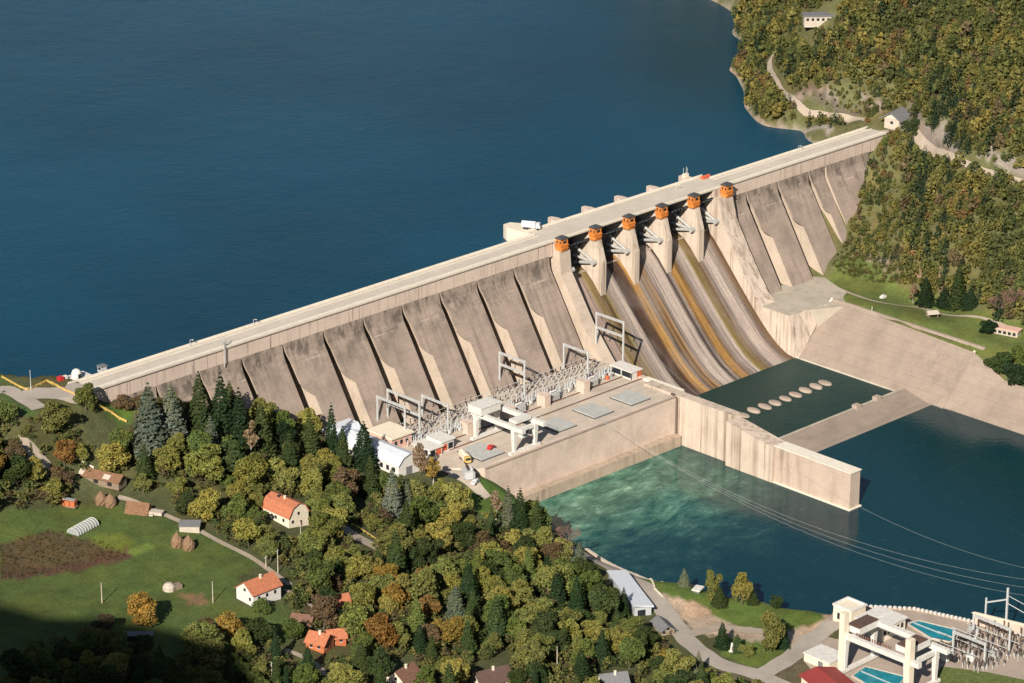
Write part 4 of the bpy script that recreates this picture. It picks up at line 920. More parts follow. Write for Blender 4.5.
# ------------------------------------------------------------------ dam crest details, left end plaza, lamps
def drape(name, pts, width, mat, dz=.14, kind='structure', closed=False):
    P = [Vector((p[0], p[1], 0)) for p in pts]; Q = []
    for i in range(len(P)-1):
        p0 = P[max(i-1, 0)]; p1 = P[i]; p2 = P[i+1]; p3 = P[min(i+2, len(P)-1)]
        ns = max(2, int((p2-p1).length/1.6))
        for k in range(ns):
            t_ = k/ns; Q.append(.5*((2*p1)+(-p0+p2)*t_+(2*p0-5*p1+4*p2-p3)*t_**2+(-p0+3*p1-3*p2+p3)*t_**3))
    Q.append(P[-1]); mb = MB(); vs = []; wn = width if isinstance(width, (list, tuple)) else (width, width); m_ = 6
    for i, q in enumerate(Q):
        d = (Q[min(i+1, len(Q)-1)]-Q[max(i-1, 0)]).normalized(); nn = Vector((-d.y, d.x, 0)); w = wn[0]+(wn[1]-wn[0])*i/(len(Q)-1); w *= 1+.05*math.sin(i*.9)
        for k in range(m_+1):
            r = q+nn*w*(k/m_-.5); vs.append((r.x, r.y, H(r.x, r.y)+dz))
    fs = [(i*(m_+1)+k, i*(m_+1)+k+1, (i+1)*(m_+1)+k+1, (i+1)*(m_+1)+k) for i in range(len(Q)-1) for k in range(m_)]
    mb.add(vs, fs); o = mb.build(name, mat, recalc=False)
    if sum(p.normal.z for p in o.data.polygons) < 0: o.data.flip_normals()
    if kind: o['kind'] = kind
    return o
def gp2(*a): return [(g.x, g.y) for g in GP(*a)]
drape('approach_road', gp2((-60,362),(-20,377),(8,390),(24,399),(40,409)), 6.5, MAT['asphalt'], .25)
drape('plaza', gp2((22,394),(50,394),(72,393))+[(0,6)], (11, 12), MAT['asphalt'], .38)
drape('river_road', gp2((548,543),(572,549),(600,562),(636,582),(658,603),(676,626),(692,645),(720,664),(760,676),(810,700)), (8, 8), MAT['asphalt'], .2)
drape('river_road', gp2((760,676),(790,658),(812,640),(836,622)), (7, 8), MAT['asphalt'], .26)
drape('dirt_track', gp2((690,634),(720,628),(760,632),(795,638),(815,640)), (5, 6), MAT['track'], .14)
drape('village_lane', gp2((325,515),(345,530),(362,540),(385,552)), 5.5, MAT['fieldroad'], .2)
drape('farm_track', gp2((118,497),(135,502),(160,513),(190,526),(220,542),(250,557),(272,572),(290,585)), 2.4, MAT['track'], .16)
drape('dirt_track', gp2((285,590),(300,598),(316,610)), 1.6, MAT['track'], .2)
drape('village_lane', gp2((285,650),(300,656),(315,664),(326,676)), 2.4, MAT['fieldroad'], .2)
drape('village_lane', gp2((20,455),(36,462),(52,472)), (9,5), MAT['fieldroad'], .2)
drape('yard_road', gp2((430,458),(455,470),(475,486),(488,498)), (16, 5), MAT['deck'], .2)
drape('hill_road', gp2((868,122),(845,119),(822,115),(800,107),(784,94),(772,75),(770,60),(778,50),(783,45)), (2.6, 2.2), MAT['track'], .25)
drape('hill_road', [(461,4),(470,-4)]+gp2((905,128),(922,143),(945,155),(975,168),(1000,176),(1023,183),(1060,192)), (3.6, 2.2), MAT['track'], .3)
drape('hill_road', gp2((868,30),(880,20)), 3, MAT['track'], .3)
drape('hill_road', gp2((905,-2),(915,8),(925,14)), 3, MAT['track'], .3)
drape('hill_path', gp2((826,283),(870,300),(920,308),(960,316),(1005,326)), 1.6, MAT['track'], .12)
def rail_fence(name, lab, pts, h, mat, post=3, panel=True, th=.12, group=None):
    t = thing(name, lab, 'barrier' if 'barrier' in name else 'wall' if 'wall' in name else 'railing', (pts[0].x, pts[0].y, pts[0].z), 0, group); o0 = pts[0]; mb = MB(); pm = MB()
    for a, b_ in zip(pts[:-1], pts[1:]):
        ns = max(1, int((b_-a).length/post))
        for k in range(ns):
            p = a.lerp(b_, k/ns); q = a.lerp(b_, (k+1)/ns); p = Vector((p.x,p.y,H(p.x,p.y) if H(p.x,p.y) > p.z-3 else p.z))-o0; q = Vector((q.x,q.y,H(q.x,q.y) if H(q.x,q.y) > q.z-3 else q.z))-o0
            MB().box(p.x-th-.02,p.x+th+.02,p.y-th-.02,p.y+th+.02,p.z-.4,p.z+h).build('post', mat, t)
            d = (q-p).normalized(); nn = Vector((-d.y,d.x,0)).normalized()*th
            lo = .25 if panel else h-.25
            mb.add([p-nn+Vector((0,0,lo)), q-nn+Vector((0,0,lo)), q+nn+Vector((0,0,lo)), p+nn+Vector((0,0,lo)), p-nn+Vector((0,0,h-.05)), q-nn+Vector((0,0,h-.05)), q+nn+Vector((0,0,h-.05)), p+nn+Vector((0,0,h-.05))],
                   [(0,1,2,3),(4,5,6,7),(0,1,5,4),(2,3,7,6)])
    mb.build('panel', mat, t); return t
rail_fence('barrier_fence', 'yellow crash barrier on the lake side of the road at the left dam end', GP((2,378),(20,388),(28,391)), 1.0, MAT['yellow'])
rail_fence('barrier_fence', 'yellow railing around the lake corner of the plaza at the left dam end', GP((28,391),(47,382),(54,386)), 1.1, MAT['yellow'])
rail_fence('barrier_fence', 'bright yellow barrier across the entrance of the dam crest road', GP((52,384),(64,391),(76,396)), 1.1, MAT['yellow'], th=.14)
rail_fence('barrier_fence', 'long yellow wall running downhill beside the grass patch below the dam end', GP((99,407),(112,414),(127,423)), 1.2, MAT['yellow'], th=.18)
rail_fence('barrier_fence', 'low yellow kerb rail by the lower lane in the left wood', GP((76,459),(86,465),(94,469)), 1.0, MAT['cream'], th=.15)
rail_fence('barrier_fence', 'row of yellow kerb stones along the village lane behind the half-hipped house', GP((352,525),(364,532),(376,540)), .8, MAT['yellow'], 2.2, False, .14)
rail_fence('kerb_wall', 'pale curved kerb wall between the river road and the riverside lawn', GP((600,557),(620,564),(640,576),(655,590),(663,598)), .7, MAT['cream'], th=.2)
rail_fence('quay_wall', 'low pale stone quay wall along the left river shore', [Vector((x-.2,y,3.0)) for x, y in shore[2:6]], 1.2, MAT['stone'], th=.6)
t = thing('gate_house', 'white rounded cabin beside the lake at the left end of the crest road', 'cabin', (2.5,14,66.6)); MB().lathe([(1.9,0),(1.9,2.0),(1.5,3.0),(.8,3.5),(.1,3.6)], nn=12).build('shell', MAT['white'], t); MB().box(-.5,.7,-1.96,-1.7,.2,2.0).build('door', MAT['glass'], t)
t = thing('lake_platform', 'white platform with red and white boxes over the water at the left dam end', 'platform', (0,14,65.2)); MB().box(-6,9,-2.9,4.5,0,1.2).build('deck', MAT['white'], t); MB().box(-4.5,-2.5,1,3,1.2,3).build('crate', MAT['red'], t); MB().box(-1.8,-.3,1.5,3,1.2,2.6).build('crate', MAT['whitewash'], t)
t = thing('guard_box', 'grey-roofed guard box where the crest road meets the left bank', 'guard box', (13.5,12.4,66.55)); MB().box(-1.3,1.3,-1.2,1.2,0,2.3).build('wall', MAT['greyceramic'], t); MB().box(-1.6,1.6,-1.5,1.5,2.3,2.55).build('roof', MAT['greyroof'], t); MB().box(-1.34,-1.3,-.8,.8,1,2).build('window', MAT['glass'], t)
p = G(31,391); t = thing('flag_pole', 'bare pale pole at the lake side of the left plaza', 'pole', p); MB().tube((0,0,0),(0,0,8),.16,.09).build('pole', MAT['steel'], t); MB().lathe([(.05,8),(.2,8.1),(.05,8.3)], nn=8).build('finial', MAT['steel'], t)
def lamp(loc, lab, h=7, m='steel', group='lamp posts along the dam crest'):
    t = thing('lamp_post', lab, 'lamp post', loc, 0, group); MB().tube((0,0,0),(0,0,h),.13,.08).tube((0,0,h),(0,-1.4,h+.3),.07).build('pole', MAT[m], t); MB().box(-.18,.18,-1.9,-1.2,h+.2,h+.42).build('lamp_head', MAT['whitewash'], t)
for px, py, lab, h in ((183,343,'short lamp post on the crest road near the leftmost trees', 2.6),(242,321,'short lamp post on the crest road left of the middle of the left section', 2.6),(400,205,None,0),(790,148,'short lamp post on the crest road near the right end of the dam',2.2),(668,187,'short lamp post on the crest beside the rightmost cabins',2.4)):
    if lab: p = UZ(px, py, 66.6); lamp((p.x, 10.2, 66.6), lab, h)
t = thing('gauge_mast', 'green-grey mast with platform rising from the dam face left of the first big gap', 'mast', (62.5,-.9,60)); MB().tube((0,0,-1),(0,0,11.5),.22).box(-.9,.9,-.7,.7,8.8,9.0).tube((.7,0,0),(.7,0,9),.1).build('pole', MAT['gatesteel'], t); MB().box(-.9,.9,-.72,-.66,9,10).build('guard_rail', MAT['steel'], t)

# right bank buildings
p = Vector((469,4,H(469,4))); p = G(896, 124.5); t = thing('gatekeeper_house', 'small pale house with grey pitched roof at the right end of the dam', 'house', (p.x,p.y,p.z-.3), R_(12))
MB().box(-4.5,4.5,-3.8,3.8,-2,4.6).build('wall', MAT['stone'], t)
MB().prism_x([(-6,3.7),(-6,4.1),(0,7.6),(6,4.1),(6,3.7),(0,7.2)], -6.2, 6.2).build('roof', MAT['greyroof'], t)
MB().add([(-4.5,-3.8,4.6),(-4.5,3.8,4.6),(-4.5,0,7.1)], [(0,1,2)]).build('gable', MAT['cream'], t)
for x in (-2.5, 2): window(t, x-.6,x+.6,-3.85,-3.8,1.6,3.0)
window(t, -4.55,-4.5,-.7,.7,1.6,3.0)
MB().box(-.5,.6,-3.86,-3.8,0,2.1).build('door', MAT['brownroof'], t)
p = G(820, 21); t = thing('hillside_building', 'long low white building with grey flat roof on the hill above the lake', 'building', (p.x,p.y,p.z-.3), R_(-42))
MB().box(-8,8,-3,3,-2,3.0).build('wall', MAT['stone'], t); MB().box(-8.6,8.6,-3.6,3.8,3.4,3.9).build('roof', MAT['greyroof'], t)
for k in range(6): window(t, -7+k*2.5,-5.7+k*2.5,-3.05,-3,1.2,2.5,False)
p = G(932, 317); t = thing('picnic_hut', 'small open hut with pitched grey roof on the right bank lawn', 'hut', p, R_(-30)); 
mb = MB()
for x in (-2,2):
    for y in (-1.6,1.6): mb.box(x-.15,x+.15,y-.15,y+.15,-.5,2.0)
mb.build('post', MAT['wood'], t); MB().box(-2,2,1.4,1.6,0,1.9).build('back_wall', MAT['wood'], t); MB().prism_x([(-2.3,1.9),(-2.3,2.05),(0,3.1),(2.3,2.05),(2.3,1.9),(0,2.9)],-2.6,2.6).build('roof', MAT['stone'], t)
p = G(1004, 333); t = thing('brick_shed', 'long low shed with salmon brick roof edge at the right edge of the lawn', 'shed', (p.x,p.y,p.z), R_(-75)); MB().box(-7,7,-2.2,2.2,-1,2.2).build('wall', MAT['stone'], t); MB().box(-7.4,7.4,-2.6,2.6,2.2,2.8).build('roof', MAT['pink'], t)
for k in range(6): MB().box(-6.2+k*2.2,-4.8+k*2.2,-2.24,-2.18,.4,1.7).build('window', MAT['glass'], t)
tag(MB().box(-1.6,1.6,-.7,.7,0,1).box(-1,.8,-.5,.5,1,1.5).build('stone_pile', MAT['white']), 'small white stone pile on the grass below the right dam end', 'stones').location = G(883,298)
p = G(910,326); tag(MB().tube((0,0,0),(0,0,2.6),.15).box(-.3,.3,-.3,.3,0,.5).build('bank_marker', MAT['white']), 'short white marker post on the top edge of the paved bank', 'marker').location = (371,-70,20)

# ------------------------------------------------------------------ riverside: long shed, memorial lawn, yard
t = thing('riverside_shed', 'long building with pale blue-white metal roof between the wood and river road', 'building'); qa = UZ(617,573,11.5); qb = UZ(643,607,11.5); t.location = ((qa.x+qb.x)/2, (qa.y+qb.y)/2, 8); t.rotation_euler = (0,0,math.atan2(qb.y-qa.y, qb.x-qa.x)+R_(90)); hl = (qb-qa).length/2
MB().box(-3.2,3.2,-hl,hl,-2,3.4).build('wall', MAT['greyceramic'], t)
mb = MB().add([(-3.9,-hl-.7,3.9),(3.9,-hl-.7,3.9),(3.9,hl+.7,3.9),(-3.9,hl+.7,3.9),(-3.9,-hl-.7,3.6),(3.9,-hl-.7,3.2),(3.9,hl+.7,3.2),(-3.9,hl+.7,3.6)], [(4,5,6,7),(0,1,5,4),(1,2,6,5),(2,3,7,6),(3,0,4,7),(0,1,2,3)]); mb.v = [(x,y,z+(.9 if x < 0 else 0)) for x,y,z in mb.v]; mb.build('roof', MAT['sheetroof'], t)
for k in range(5): MB().box(3.18,3.24,-hl+2+k*5.2,-hl+4+k*5.2,.8,2.4).build('window', MAT['glass'], t)
MB().box(-2,1,-hl-.06,-hl,0,2.4).build('door', MAT['glass'], t)
p = G(663, 630); gable_house('garden_shed', 'low dark-roofed shed just below the long riverside building', 'shed', (p.x,p.y,p.z-.3), R_(-24), 5, 9, 2.2, 1.6, MAT['wood'], MAT['greyroof'], chim=False, nw=1)
p = G(698, 592); t = thing('picnic_shelter', 'small white-topped shelter standing on the riverside lawn', 'shelter', p, R_(20)); MB().box(-1.9,1.9,-1.2,1.2,-.2,1.2).build('base', MAT['greyroof'], t); MB().box(-2.3,2.3,-1.6,1.6,1.2,1.7).build('roof', MAT['white'], t)
p = G(732, 652); t = thing('monument', 'slim white stone monument by the dark spruce at the road island', 'monument', p); MB().box(-.8,.8,-.8,.8,0,.6).build('plinth', MAT['white'], t); MB().add([(-.5,-.5,.6),(.5,-.5,.6),(.5,.5,.6),(-.5,.5,.6),(-.25,-.25,3.6),(.25,-.25,3.6),(.25,.25,3.6),(-.25,.25,3.6)], [(0,1,2,3),(4,5,6,7),(0,1,5,4),(1,2,6,5),(2,3,7,6),(3,0,4,7)]).build('pillar', MAT['white'], t)
p = G(749, 655); tag(MB().box(-.8,.8,-.6,.6,0,1.0).box(-.5,.5,-.4,.4,1,1.5).build('memorial_stone', MAT['cream']), 'small pale memorial stone on the grass of the road island', 'stone').location = p
tag(MB().box(-1.1,1.1,-.35,.35,0,.5).box(-1.1,1.1,.2,.35,.5,1).build('park_bench', MAT['wood']), 'brown bench beside the road island lawn', 'bench').location = G(711,637)

quay = MB().prism_z([(118,-248),(142,-241),(150,-237),(160,-242),(172,-256),(180,-280),(190,-310),(196,-345),(120,-345),(108,-300),(106,-262)], -4, 6.3).build('quay_platform', MAT['dull']); quay['kind'] = 'structure'
for nm, pl in (('yard_lawn', [(126,-300),(142,-293),(150,-307),(158,-330),(122,-330)]), ('yard_lawn', [(110,-263),(121,-268),(112,-273),(107,-270)])):
    o = MB().prism_z(pl, 6.0, 6.42).build(nm, MAT['grass']); o['kind'] = 'structure'
t = thing('quay_parapet', 'crenellated pale stone parapet along the river edge of the fish tank yard', 'parapet', (0,0,6.3)); mb = MB(); pts = [(160.3,-243.5),(171.3,-257),(178.5,-280)]
for a, b_ in zip(pts[:-1], pts[1:]):
    d = Vector((b_[0]-a[0], b_[1]-a[1])); ns = int(d.length/1.6)
    for k in range(ns): x = a[0]+d.x*k/ns; y = a[1]+d.y*k/ns; MB().box(x-.45,x+.45,y-.45,y+.45,0,1.0).build('merlon', MAT['whitewash'], t)
MB().add([(160.3,-243.5,0),(171.3,-257,0),(178.5,-280,0),(178.1,-280.2,0),(170.9,-257.2,0),(159.9,-243.8,0),(160.3,-243.5,.5),(171.3,-257,.5),(178.5,-280,.5),(178.1,-280.2,.5),(170.9,-257.2,.5),(159.9,-243.8,.5)], [(6,7,10,11),(7,8,9,10),(0,1,7,6),(1,2,8,7),(4,5,11,10),(3,4,10,9)]).build('plinth', MAT['dull'], t)
def tank(lab, poly):
    t = thing('water_tank', lab, 'tank', (0,0,6.3)); mb = MB(); k = len(poly)
    cx = sum(p[0] for p in poly)/k; cy = sum(p[1] for p in poly)/k
    out = [(cx+(p[0]-cx)*1.06, cy+(p[1]-cy)*1.06) for p in poly]
    vs = [(x,y,0) for x,y in out]+[(x,y,.7) for x,y in out]+[(x,y,.7) for x,y in poly]+[(x,y,.1) for x,y in poly]
    fs = []
    for i in range(k):
        j = (i+1) % k; fs += [(i,j,k+j,k+i),(k+i,k+j,2*k+j,2*k+i),(2*k+i,2*k+j,3*k+j,3*k+i)]
    mb.add(vs, fs).build('rim', MAT['stone'], t); MB().add([(x,y,.42) for x,y in poly], [tuple(range(k))]).build('water', MAT['blue'], t, recalc=False)
    m3 = MB(); m3.box(cx-.15,cx+.15,min(p[1] for p in poly)+1.2,max(p[1] for p in poly)-1.2,.3,.75); m3.build('partition', MAT['greyceramic'], t)
tank('bright turquoise L-shaped water tank in the riverside yard', [tuple(UZ(px,py,6.7)[:2]) for px, py in ((908,624),(919,621),(956,630),(953,635),(957,637),(950,642),(931,638),(918,630))])
tank('darker turquoise water tank under the white yard gantry crane', [tuple(UZ(px,py,6.7)[:2]) for px, py in ((853,676),(866,667),(905,677),(898,686),(880,692))])
c2 = crane((113.8,-272.5,6.3), 0, 'large white gantry crane standing over the turquoise tanks at the lower right', 15.5, 27.5, 13.5)
for y in (0.9,-28.4): MB().box(-1.3,1.3,y-1.1,y+1.1,1,23).build('mast', MAT['cream'], c2)
for y0, lab in ((1.5,1),(-20.5,2)):
    MB().box(2,13.5,y0-6,y0,15.4,17.6).build('machinery_house', MAT['white'], c2); MB().box(2.2,12.5,y0-5.6,y0-.4,17.6,18.1).build('house_roof', MAT['brownroof'], c2)
MB().box(12.0,14.2,-20.5,-4.5,15.4,17.2).build('service_walkway', MAT['white'], c2)
for k in range(16): MB().box(1.2,1.5,-4-k*1.0,-3.6-k*1.0,15.35,16.3).build('rail_post', MAT['oldtile'], c2)
t = thing('pump_house', 'cream block building with white roof frame at the river corner of the yard', 'building', (147.2,-246.5,6.3)); MB().box(-4,4,-4.2,4.2,0,6.2).build('wall', MAT['cream'], t); MB().box(-4.3,4.3,-4.5,-3.9,6.2,6.9).box(-4.3,4.3,3.9,4.5,6.2,6.9).box(-4.3,-3.7,-4,4,6.2,6.9).box(3.7,4.3,-4,4,6.2,6.9).build('roof_parapet', MAT['whitewash'], t)
for y in (-2,1.5): MB().box(-4.05,-4,y-.8,y+.8,1.5,4).build('window', MAT['glass'], t)
t = thing('yard_hall', 'white ridged flat roof hall behind the yard gantry crane', 'hall', (148.5,-260,6.3)); MB().box(-6.5,6.5,-6,6,0,5.2).build('wall', MAT['cream'], t); MB().box(-7.1,7.1,-6.6,-.3,5.2,5.8).box(-7.1,7.1,.3,6.6,5.2,5.8).box(-7.1,7.1,-.3,.3,5.2,5.55).build('roof', MAT['white'], t)
for k in range(5): MB().box(-5.6+k*2.4,-4.2+k*2.4,-6.05,-6,2.2,4).build('window', MAT['glass'], t)
t = thing('yard_store', 'low cream store with white flat roof left of the yard gantry crane', 'store', (115.5,-262,6.3)); MB().box(-4.5,4.5,-6,5.5,0,3.0).build('wall', MAT['cream'], t); MB().box(-4.9,4.9,-6.4,5.9,3.0,3.4).build('roof', MAT['white'], t); MB().box(-4.55,-4.5,-3,-.8,0,2.3).build('door', MAT['greyroof'], t)
t = thing('red_roof_hall', 'hall with wide dark red metal roof at the bottom right edge', 'hall', (97.5,-282,6.3), R_(-20)); MB().box(-6.5,6.5,-12,12,-2,4).build('wall', MAT['cream'], t)
MB().add([(-7.2,-12.8,3.9),(0,-12.8,5.6),(7.2,-12.8,3.9),(-7.2,12.8,3.9),(0,12.8,5.6),(7.2,12.8,3.9),(-7.2,-12.8,4.15),(0,-12.8,5.85),(7.2,-12.8,4.15),(-7.2,12.8,4.15),(0,12.8,5.85),(7.2,12.8,4.15)], [(0,1,4,3),(1,2,5,4),(6,7,10,9),(7,8,11,10),(0,1,7,6),(1,2,8,7),(3,4,10,9),(4,5,11,10),(0,3,9,6),(2,5,11,8)]).build('roof', MAT['redroof'], t)
for y in (-6,0,6): MB().box(-6.55,-6.5,y-1,y+1,1,2.6).build('window', MAT['glass'], t)
# lower switchyard
p3 = make_post(4.6, MAT['oldins']); p3['label'] = 'brown insulator column in the dense lower right switchyard'; p3['group'] = 'insulators of the lower right switchyard'; first = True
for i in range(15):
    for j in range(12):
        s0 = random.choice((.5,.65,.8,1.05)); x = 147+i*2.3+random.uniform(-.3,.3); y = -305+j*2.1-i*.5+random.uniform(-.6,.6)
        if random.random() < .18: continue
        if y > -283 and x > 176: continue
        s_ = s0
        if first: p3.location = (x,y,6.3); first = False
        else: dup(p3, (x,y,6.3), random.uniform(0,1.5), scale=(.95,.95,s_))
for k, (x, y) in enumerate(((147,-291),(153,-297),(163,-290),(170,-285),(160,-301))):
    lab = 'pale grey transformer among brown insulators of the lower yard, '+['leftmost','second from left','in the middle','farthest back','nearest the bottom edge'][k]
    dup(tf, (x,y,6.3), R_(20+k*15), lab, 'transformers of the lower right yard', scale=(.75,.75,.8))
t = thing('yard_wall', 'sandy block wall behind the lower switchyard beside the river', 'wall', (0,0,6.3)); MB().prism_z([(177.2,-279),(178,-279.2),(183,-298),(182.2,-298)], 0, 4.2).prism_z([(183.1,-300),(184,-300),(188,-318),(187.2,-318)], 0, 4.2).build('block_wall', MAT['phwall'], t); MB().prism_z([(177,-278.6),(178.2,-279),(183.3,-298.2),(182,-298.2)], 4.2, 4.5).build('coping', MAT['cream'], t)
t = thing('pylon_frame', 'tall grey steel line pylon with sloping strut behind the lower switchyard', 'pylon', (181,-284,6.3))
MB().box(-.3,.3,-7.3,-6.7,0,17).build('mast', MAT['steel'], t); MB().box(-.25,.25,2,2.5,0,10).build('mast', MAT['steel'], t); MB().tube((0,-7,12.5),(0,2.2,8.2),.35,nn=4).build('cross_beam', MAT['steel'], t); MB().tube((0,-7,11),(3,-16,7.5),.12).tube((0,-7,14),(3,-18,10.5),.1).build('stay', MAT['steel'], t)
for k in range(5):
    t = thing('busbar', f'thin busbar pipe over the lower right switchyard, {["leftmost","second from left","middle","second from right","rightmost"][k]}', 'busbar', (149+k*6.3,-303-k*1.4,11.2), 0, 'busbars of the lower right yard'); MB().tube((0,0,0),(0,24,0),.12,nn=5).build('pipe', MAT['steel'], t)
    for q in range(5): MB().tube((0,2+q*5,0),(2.4,2+q*5,-1.2),.07,nn=4).build('jumper', MAT['steel'], t)
portal(152,-304,-290,16,(16,),'squat steel portal frame at the near left of the lower right switchyard',z0=6.3)
portal(166,-304,-288,17,(17,),'squat steel portal frame in the middle of the lower right switchyard',z0=6.3)
# overhead lines from the portals to the lower yard
t = thing('overhead_line', 'set of thin pale overhead cables sagging across the river', 'cables')
def cable(a, b_, sag, r=.026):
    a, b_ = Vector(a), Vector(b_); pts = [a.lerp(b_, k/28)-Vector((0,0,sag*4*(k/28)*(1-k/28))) for k in range(29)]
    mb = MB()
    for p, q in zip(pts[:-1], pts[1:]): mb.tube(p, q, r, nn=4)
    mb.build('cable', MAT['steel'], t)
for k in range(3):
    cable((192, -35+k*5.5, 35.7), UZ(1110, 606-k*9, 22), 22)
cable((245.4, -38, 40), UZ(1110, 582, 24), 24)
for k, (px, py, h, lab) in enumerate(((102,603,8,'pale pole in the lower left meadow, farthest left'),(213,603,8.5,'pale pole standing left of the white meadow house'),(209,664,9,'pale pole at the bottom of the meadow in front of the yellow tree'),(278,573,9.5,'tall pale pole behind the white meadow house'),(266,568,5,'short pale post beside the track behind the white meadow house'),(301,552,12,'thin pole among the trees below the half-hipped house'),(557,672,10,'pale pole rising from the wood near the bottom edge'),(424,606,9,'thin pole in the dark gap beside the orange trees'),(272,683,8,'pole at the bottom edge below the small orange roof'))):
    p = G(px, py); t = thing('utility_pole', lab, 'pole', (p.x,p.y,p.z-.3), random.random(), 'wooden and concrete poles of the village'); MB().tube((0,0,0),(0,0,h),.2,.13).build('pole', MAT['stone'], t)
    MB().box(-.9,.9,-.06,.06,h-.8,h-.6).build('cross_arm', MAT['steel'], t)

# ------------------------------------------------------------------ trees
def quads(P, Nn, size, rng):
    n_ = len(P); a = rng.normal(size=(n_, 3)); u = np.cross(Nn, a); u /= np.linalg.norm(u, axis=1, keepdims=True)+1e-9; w = np.cross(Nn, u)
    s_ = size[:, None]; asp = rng.uniform(.6, 1.0, (n_, 1))
    V = np.stack([P-u*s_-w*s_*asp, P+u*s_-w*s_*asp*.6, P+u*s_*.7+w*s_*asp, P-u*s_*.8+w*s_*asp*.7], 1)
    return V.reshape(-1, 3)
def crown_broad(rng, H_, Rr, nl, leaf=.42, lobes=9):
    base = H_*.10; ch_ = H_-base; L = []
    for i in range(lobes):
        a = rng.uniform(0, 6.283); rr = Rr*rng.uniform(.25, .74); z = base+ch_*rng.uniform(.18, .82)
        L.append((math.cos(a)*rr, math.sin(a)*rr, z, Rr*rng.uniform(.28, .50)))
    L.append((0, 0, base+ch_*.5, Rr*.62)); L.append((rng.uniform(-.2,.2)*Rr, rng.uniform(-.2,.2)*Rr, H_-Rr*.42, Rr*.42))
    # second generation: small bumps on the big lobes
    L2 = []
    for (x, y, z, r) in L:
        for _ in range(5):
            d = rng.normal(size=3); d[2] = abs(d[2])*.8; d /= np.linalg.norm(d); L2.append((x+d[0]*r*.8, y+d[1]*r*.8, z+d[2]*r*.75, r*rng.uniform(.28, .45)))
    A_ = np.array(L+L2); wt = A_[:, 3]**2; wt /= wt.sum()
    c = rng.choice(len(A_), nl, p=wt); d = rng.normal(size=(nl, 3)); d[:, 2] = d[:, 2]*.9+.25; d /= np.linalg.norm(d, axis=1, keepdims=True)
    r = A_[c, 3]*(rng.uniform(0, 1, nl)**.22)*1.02; P = A_[c, :3]+d*r[:, None]; P[:, 2] = np.maximum(P[:, 2], base*.6)
    keep = np.ones(nl, bool)
    for k in range(len(L)):
        q = np.linalg.norm(P-np.array(L[k][:3]), axis=1); keep &= ~((q < L[k][3]*.72) & (c != k))
    P = P[keep]; d = d[keep]; c = c[keep]
    Nn = d*.6+rng.normal(size=P.shape)*.55; Nn /= np.linalg.norm(Nn, axis=1, keepdims=True)
    lob = rng.uniform(.85, 1.15, len(A_))[c]
    return P, Nn, leaf*rng.uniform(.6, 1.3, len(P)), lob
def crown_conifer(rng, H_, Rr, nl, leaf=.4):
    z = H_*(.06+.94*(1-rng.uniform(0, 1, nl)**.62)); lev = np.round(z/(H_/17))*(H_/17)
    a = rng.uniform(0, 6.283, nl); br = np.round(a/(6.283/11)+lev*1.7)*(6.283/11)-lev*1.7*(6.283/11); a = br+rng.normal(size=nl)*.16
    R0 = Rr*(1-lev/H_*.985)**.72*(1+.18*np.sin(lev*5+br*3)); f = rng.uniform(.25, 1, nl)**.6
    P = np.stack([np.cos(a)*R0*f, np.sin(a)*R0*f, lev+H_*.025-f*R0*.32+rng.normal(size=nl)*.1], 1)
    Nn = np.stack([np.cos(a)*.5, np.sin(a)*.5, np.full(nl, .8)], 1)+rng.normal(size=(nl, 3))*.35; Nn /= np.linalg.norm(Nn, axis=1, keepdims=True)
    return P, Nn, leaf*rng.uniform(.6, 1.2, nl)*(1-.4*z/H_), rng.uniform(.8, 1.15, nl)
def leaf_mesh(name, P, Nn, size, lob, rng, mat):
    V = quads(P, Nn, size, rng); f = np.arange(len(V)).reshape(-1, 4)
    t_ = lob*rng.uniform(.75, 1.25, len(P)); tint = np.repeat(np.stack([t_*rng.uniform(.92,1.12,len(P)), t_, t_*rng.uniform(.8,1.1,len(P)), np.ones(len(P))], 1), 4, 0)
    return npmesh(name, V, f, [mat], {'tint': tint})
def trunk_mesh(rng, H_, bark, r=.28, limbs=4, base=.22, lf=1.):
    mb = MB(); lean = rng.uniform(-.4, .4, 2); tip = Vector((lean[0], lean[1], H_*.8)); mb.tube((0,0,-.6), tip*.5+Vector((0,0,0)), r, r*.65, 7); mb.tube(tip*.5, tip, r*.65, r*.15, 6)
    for k in range(limbs):
        a = rng.uniform(0, 6.28); z = H_*rng.uniform(base+.05, .6); l = H_*rng.uniform(.18, .28)*lf; s_ = Vector((lean[0]*z/H_/.8, lean[1]*z/H_/.8, z)); mb.tube(s_, s_+Vector((math.cos(a)*l, math.sin(a)*l, l*.75)), r*.4, r*.1, 5)
    me = bpy.data.meshes.new('trunk'); me.from_pydata(mb.v, [], mb.f); me.materials.append(bark); me.update(); return me
BV = []; CV = []; TV = []
for k in range(9):
    rng = np.random.RandomState(100+k); P, Nn, s_, lb = crown_broad(rng, 13, 5.2, 5600, .29, 9+k % 5)
    BV.append((leaf_mesh('crown', P, Nn, s_, lb, rng, MAT['leaf']), trunk_mesh(rng, 12, MAT['bark'])))
for k in range(4):
    rng = np.random.RandomState(200+k); P, Nn, s_, lb = crown_conifer(rng, 17, 4.0, 2600, .40)
    CV.append((leaf_mesh('crown', P, Nn, s_, lb, rng, MAT['leaf']), trunk_mesh(rng, 20, MAT['bark'], .25, 0)))
for k in range(3):                                      # slender, sparse poplars and birches
    rng = np.random.RandomState(300+k); P, Nn, s_, lb = crown_broad(rng, 14, 2.8, 1500, .30, 11)
    P[:, 2] = 2.6+(P[:, 2]-1.2)*.90; P[:, :2] *= 1.0-.35*((P[:, 2:3]-6)/8).clip(0, 1)
    TV.append((leaf_mesh('crown', P, Nn, s_, lb, rng, MAT['leaf']), trunk_mesh(rng, 14, MAT['palebark'], .20, 7, .22, .4)))
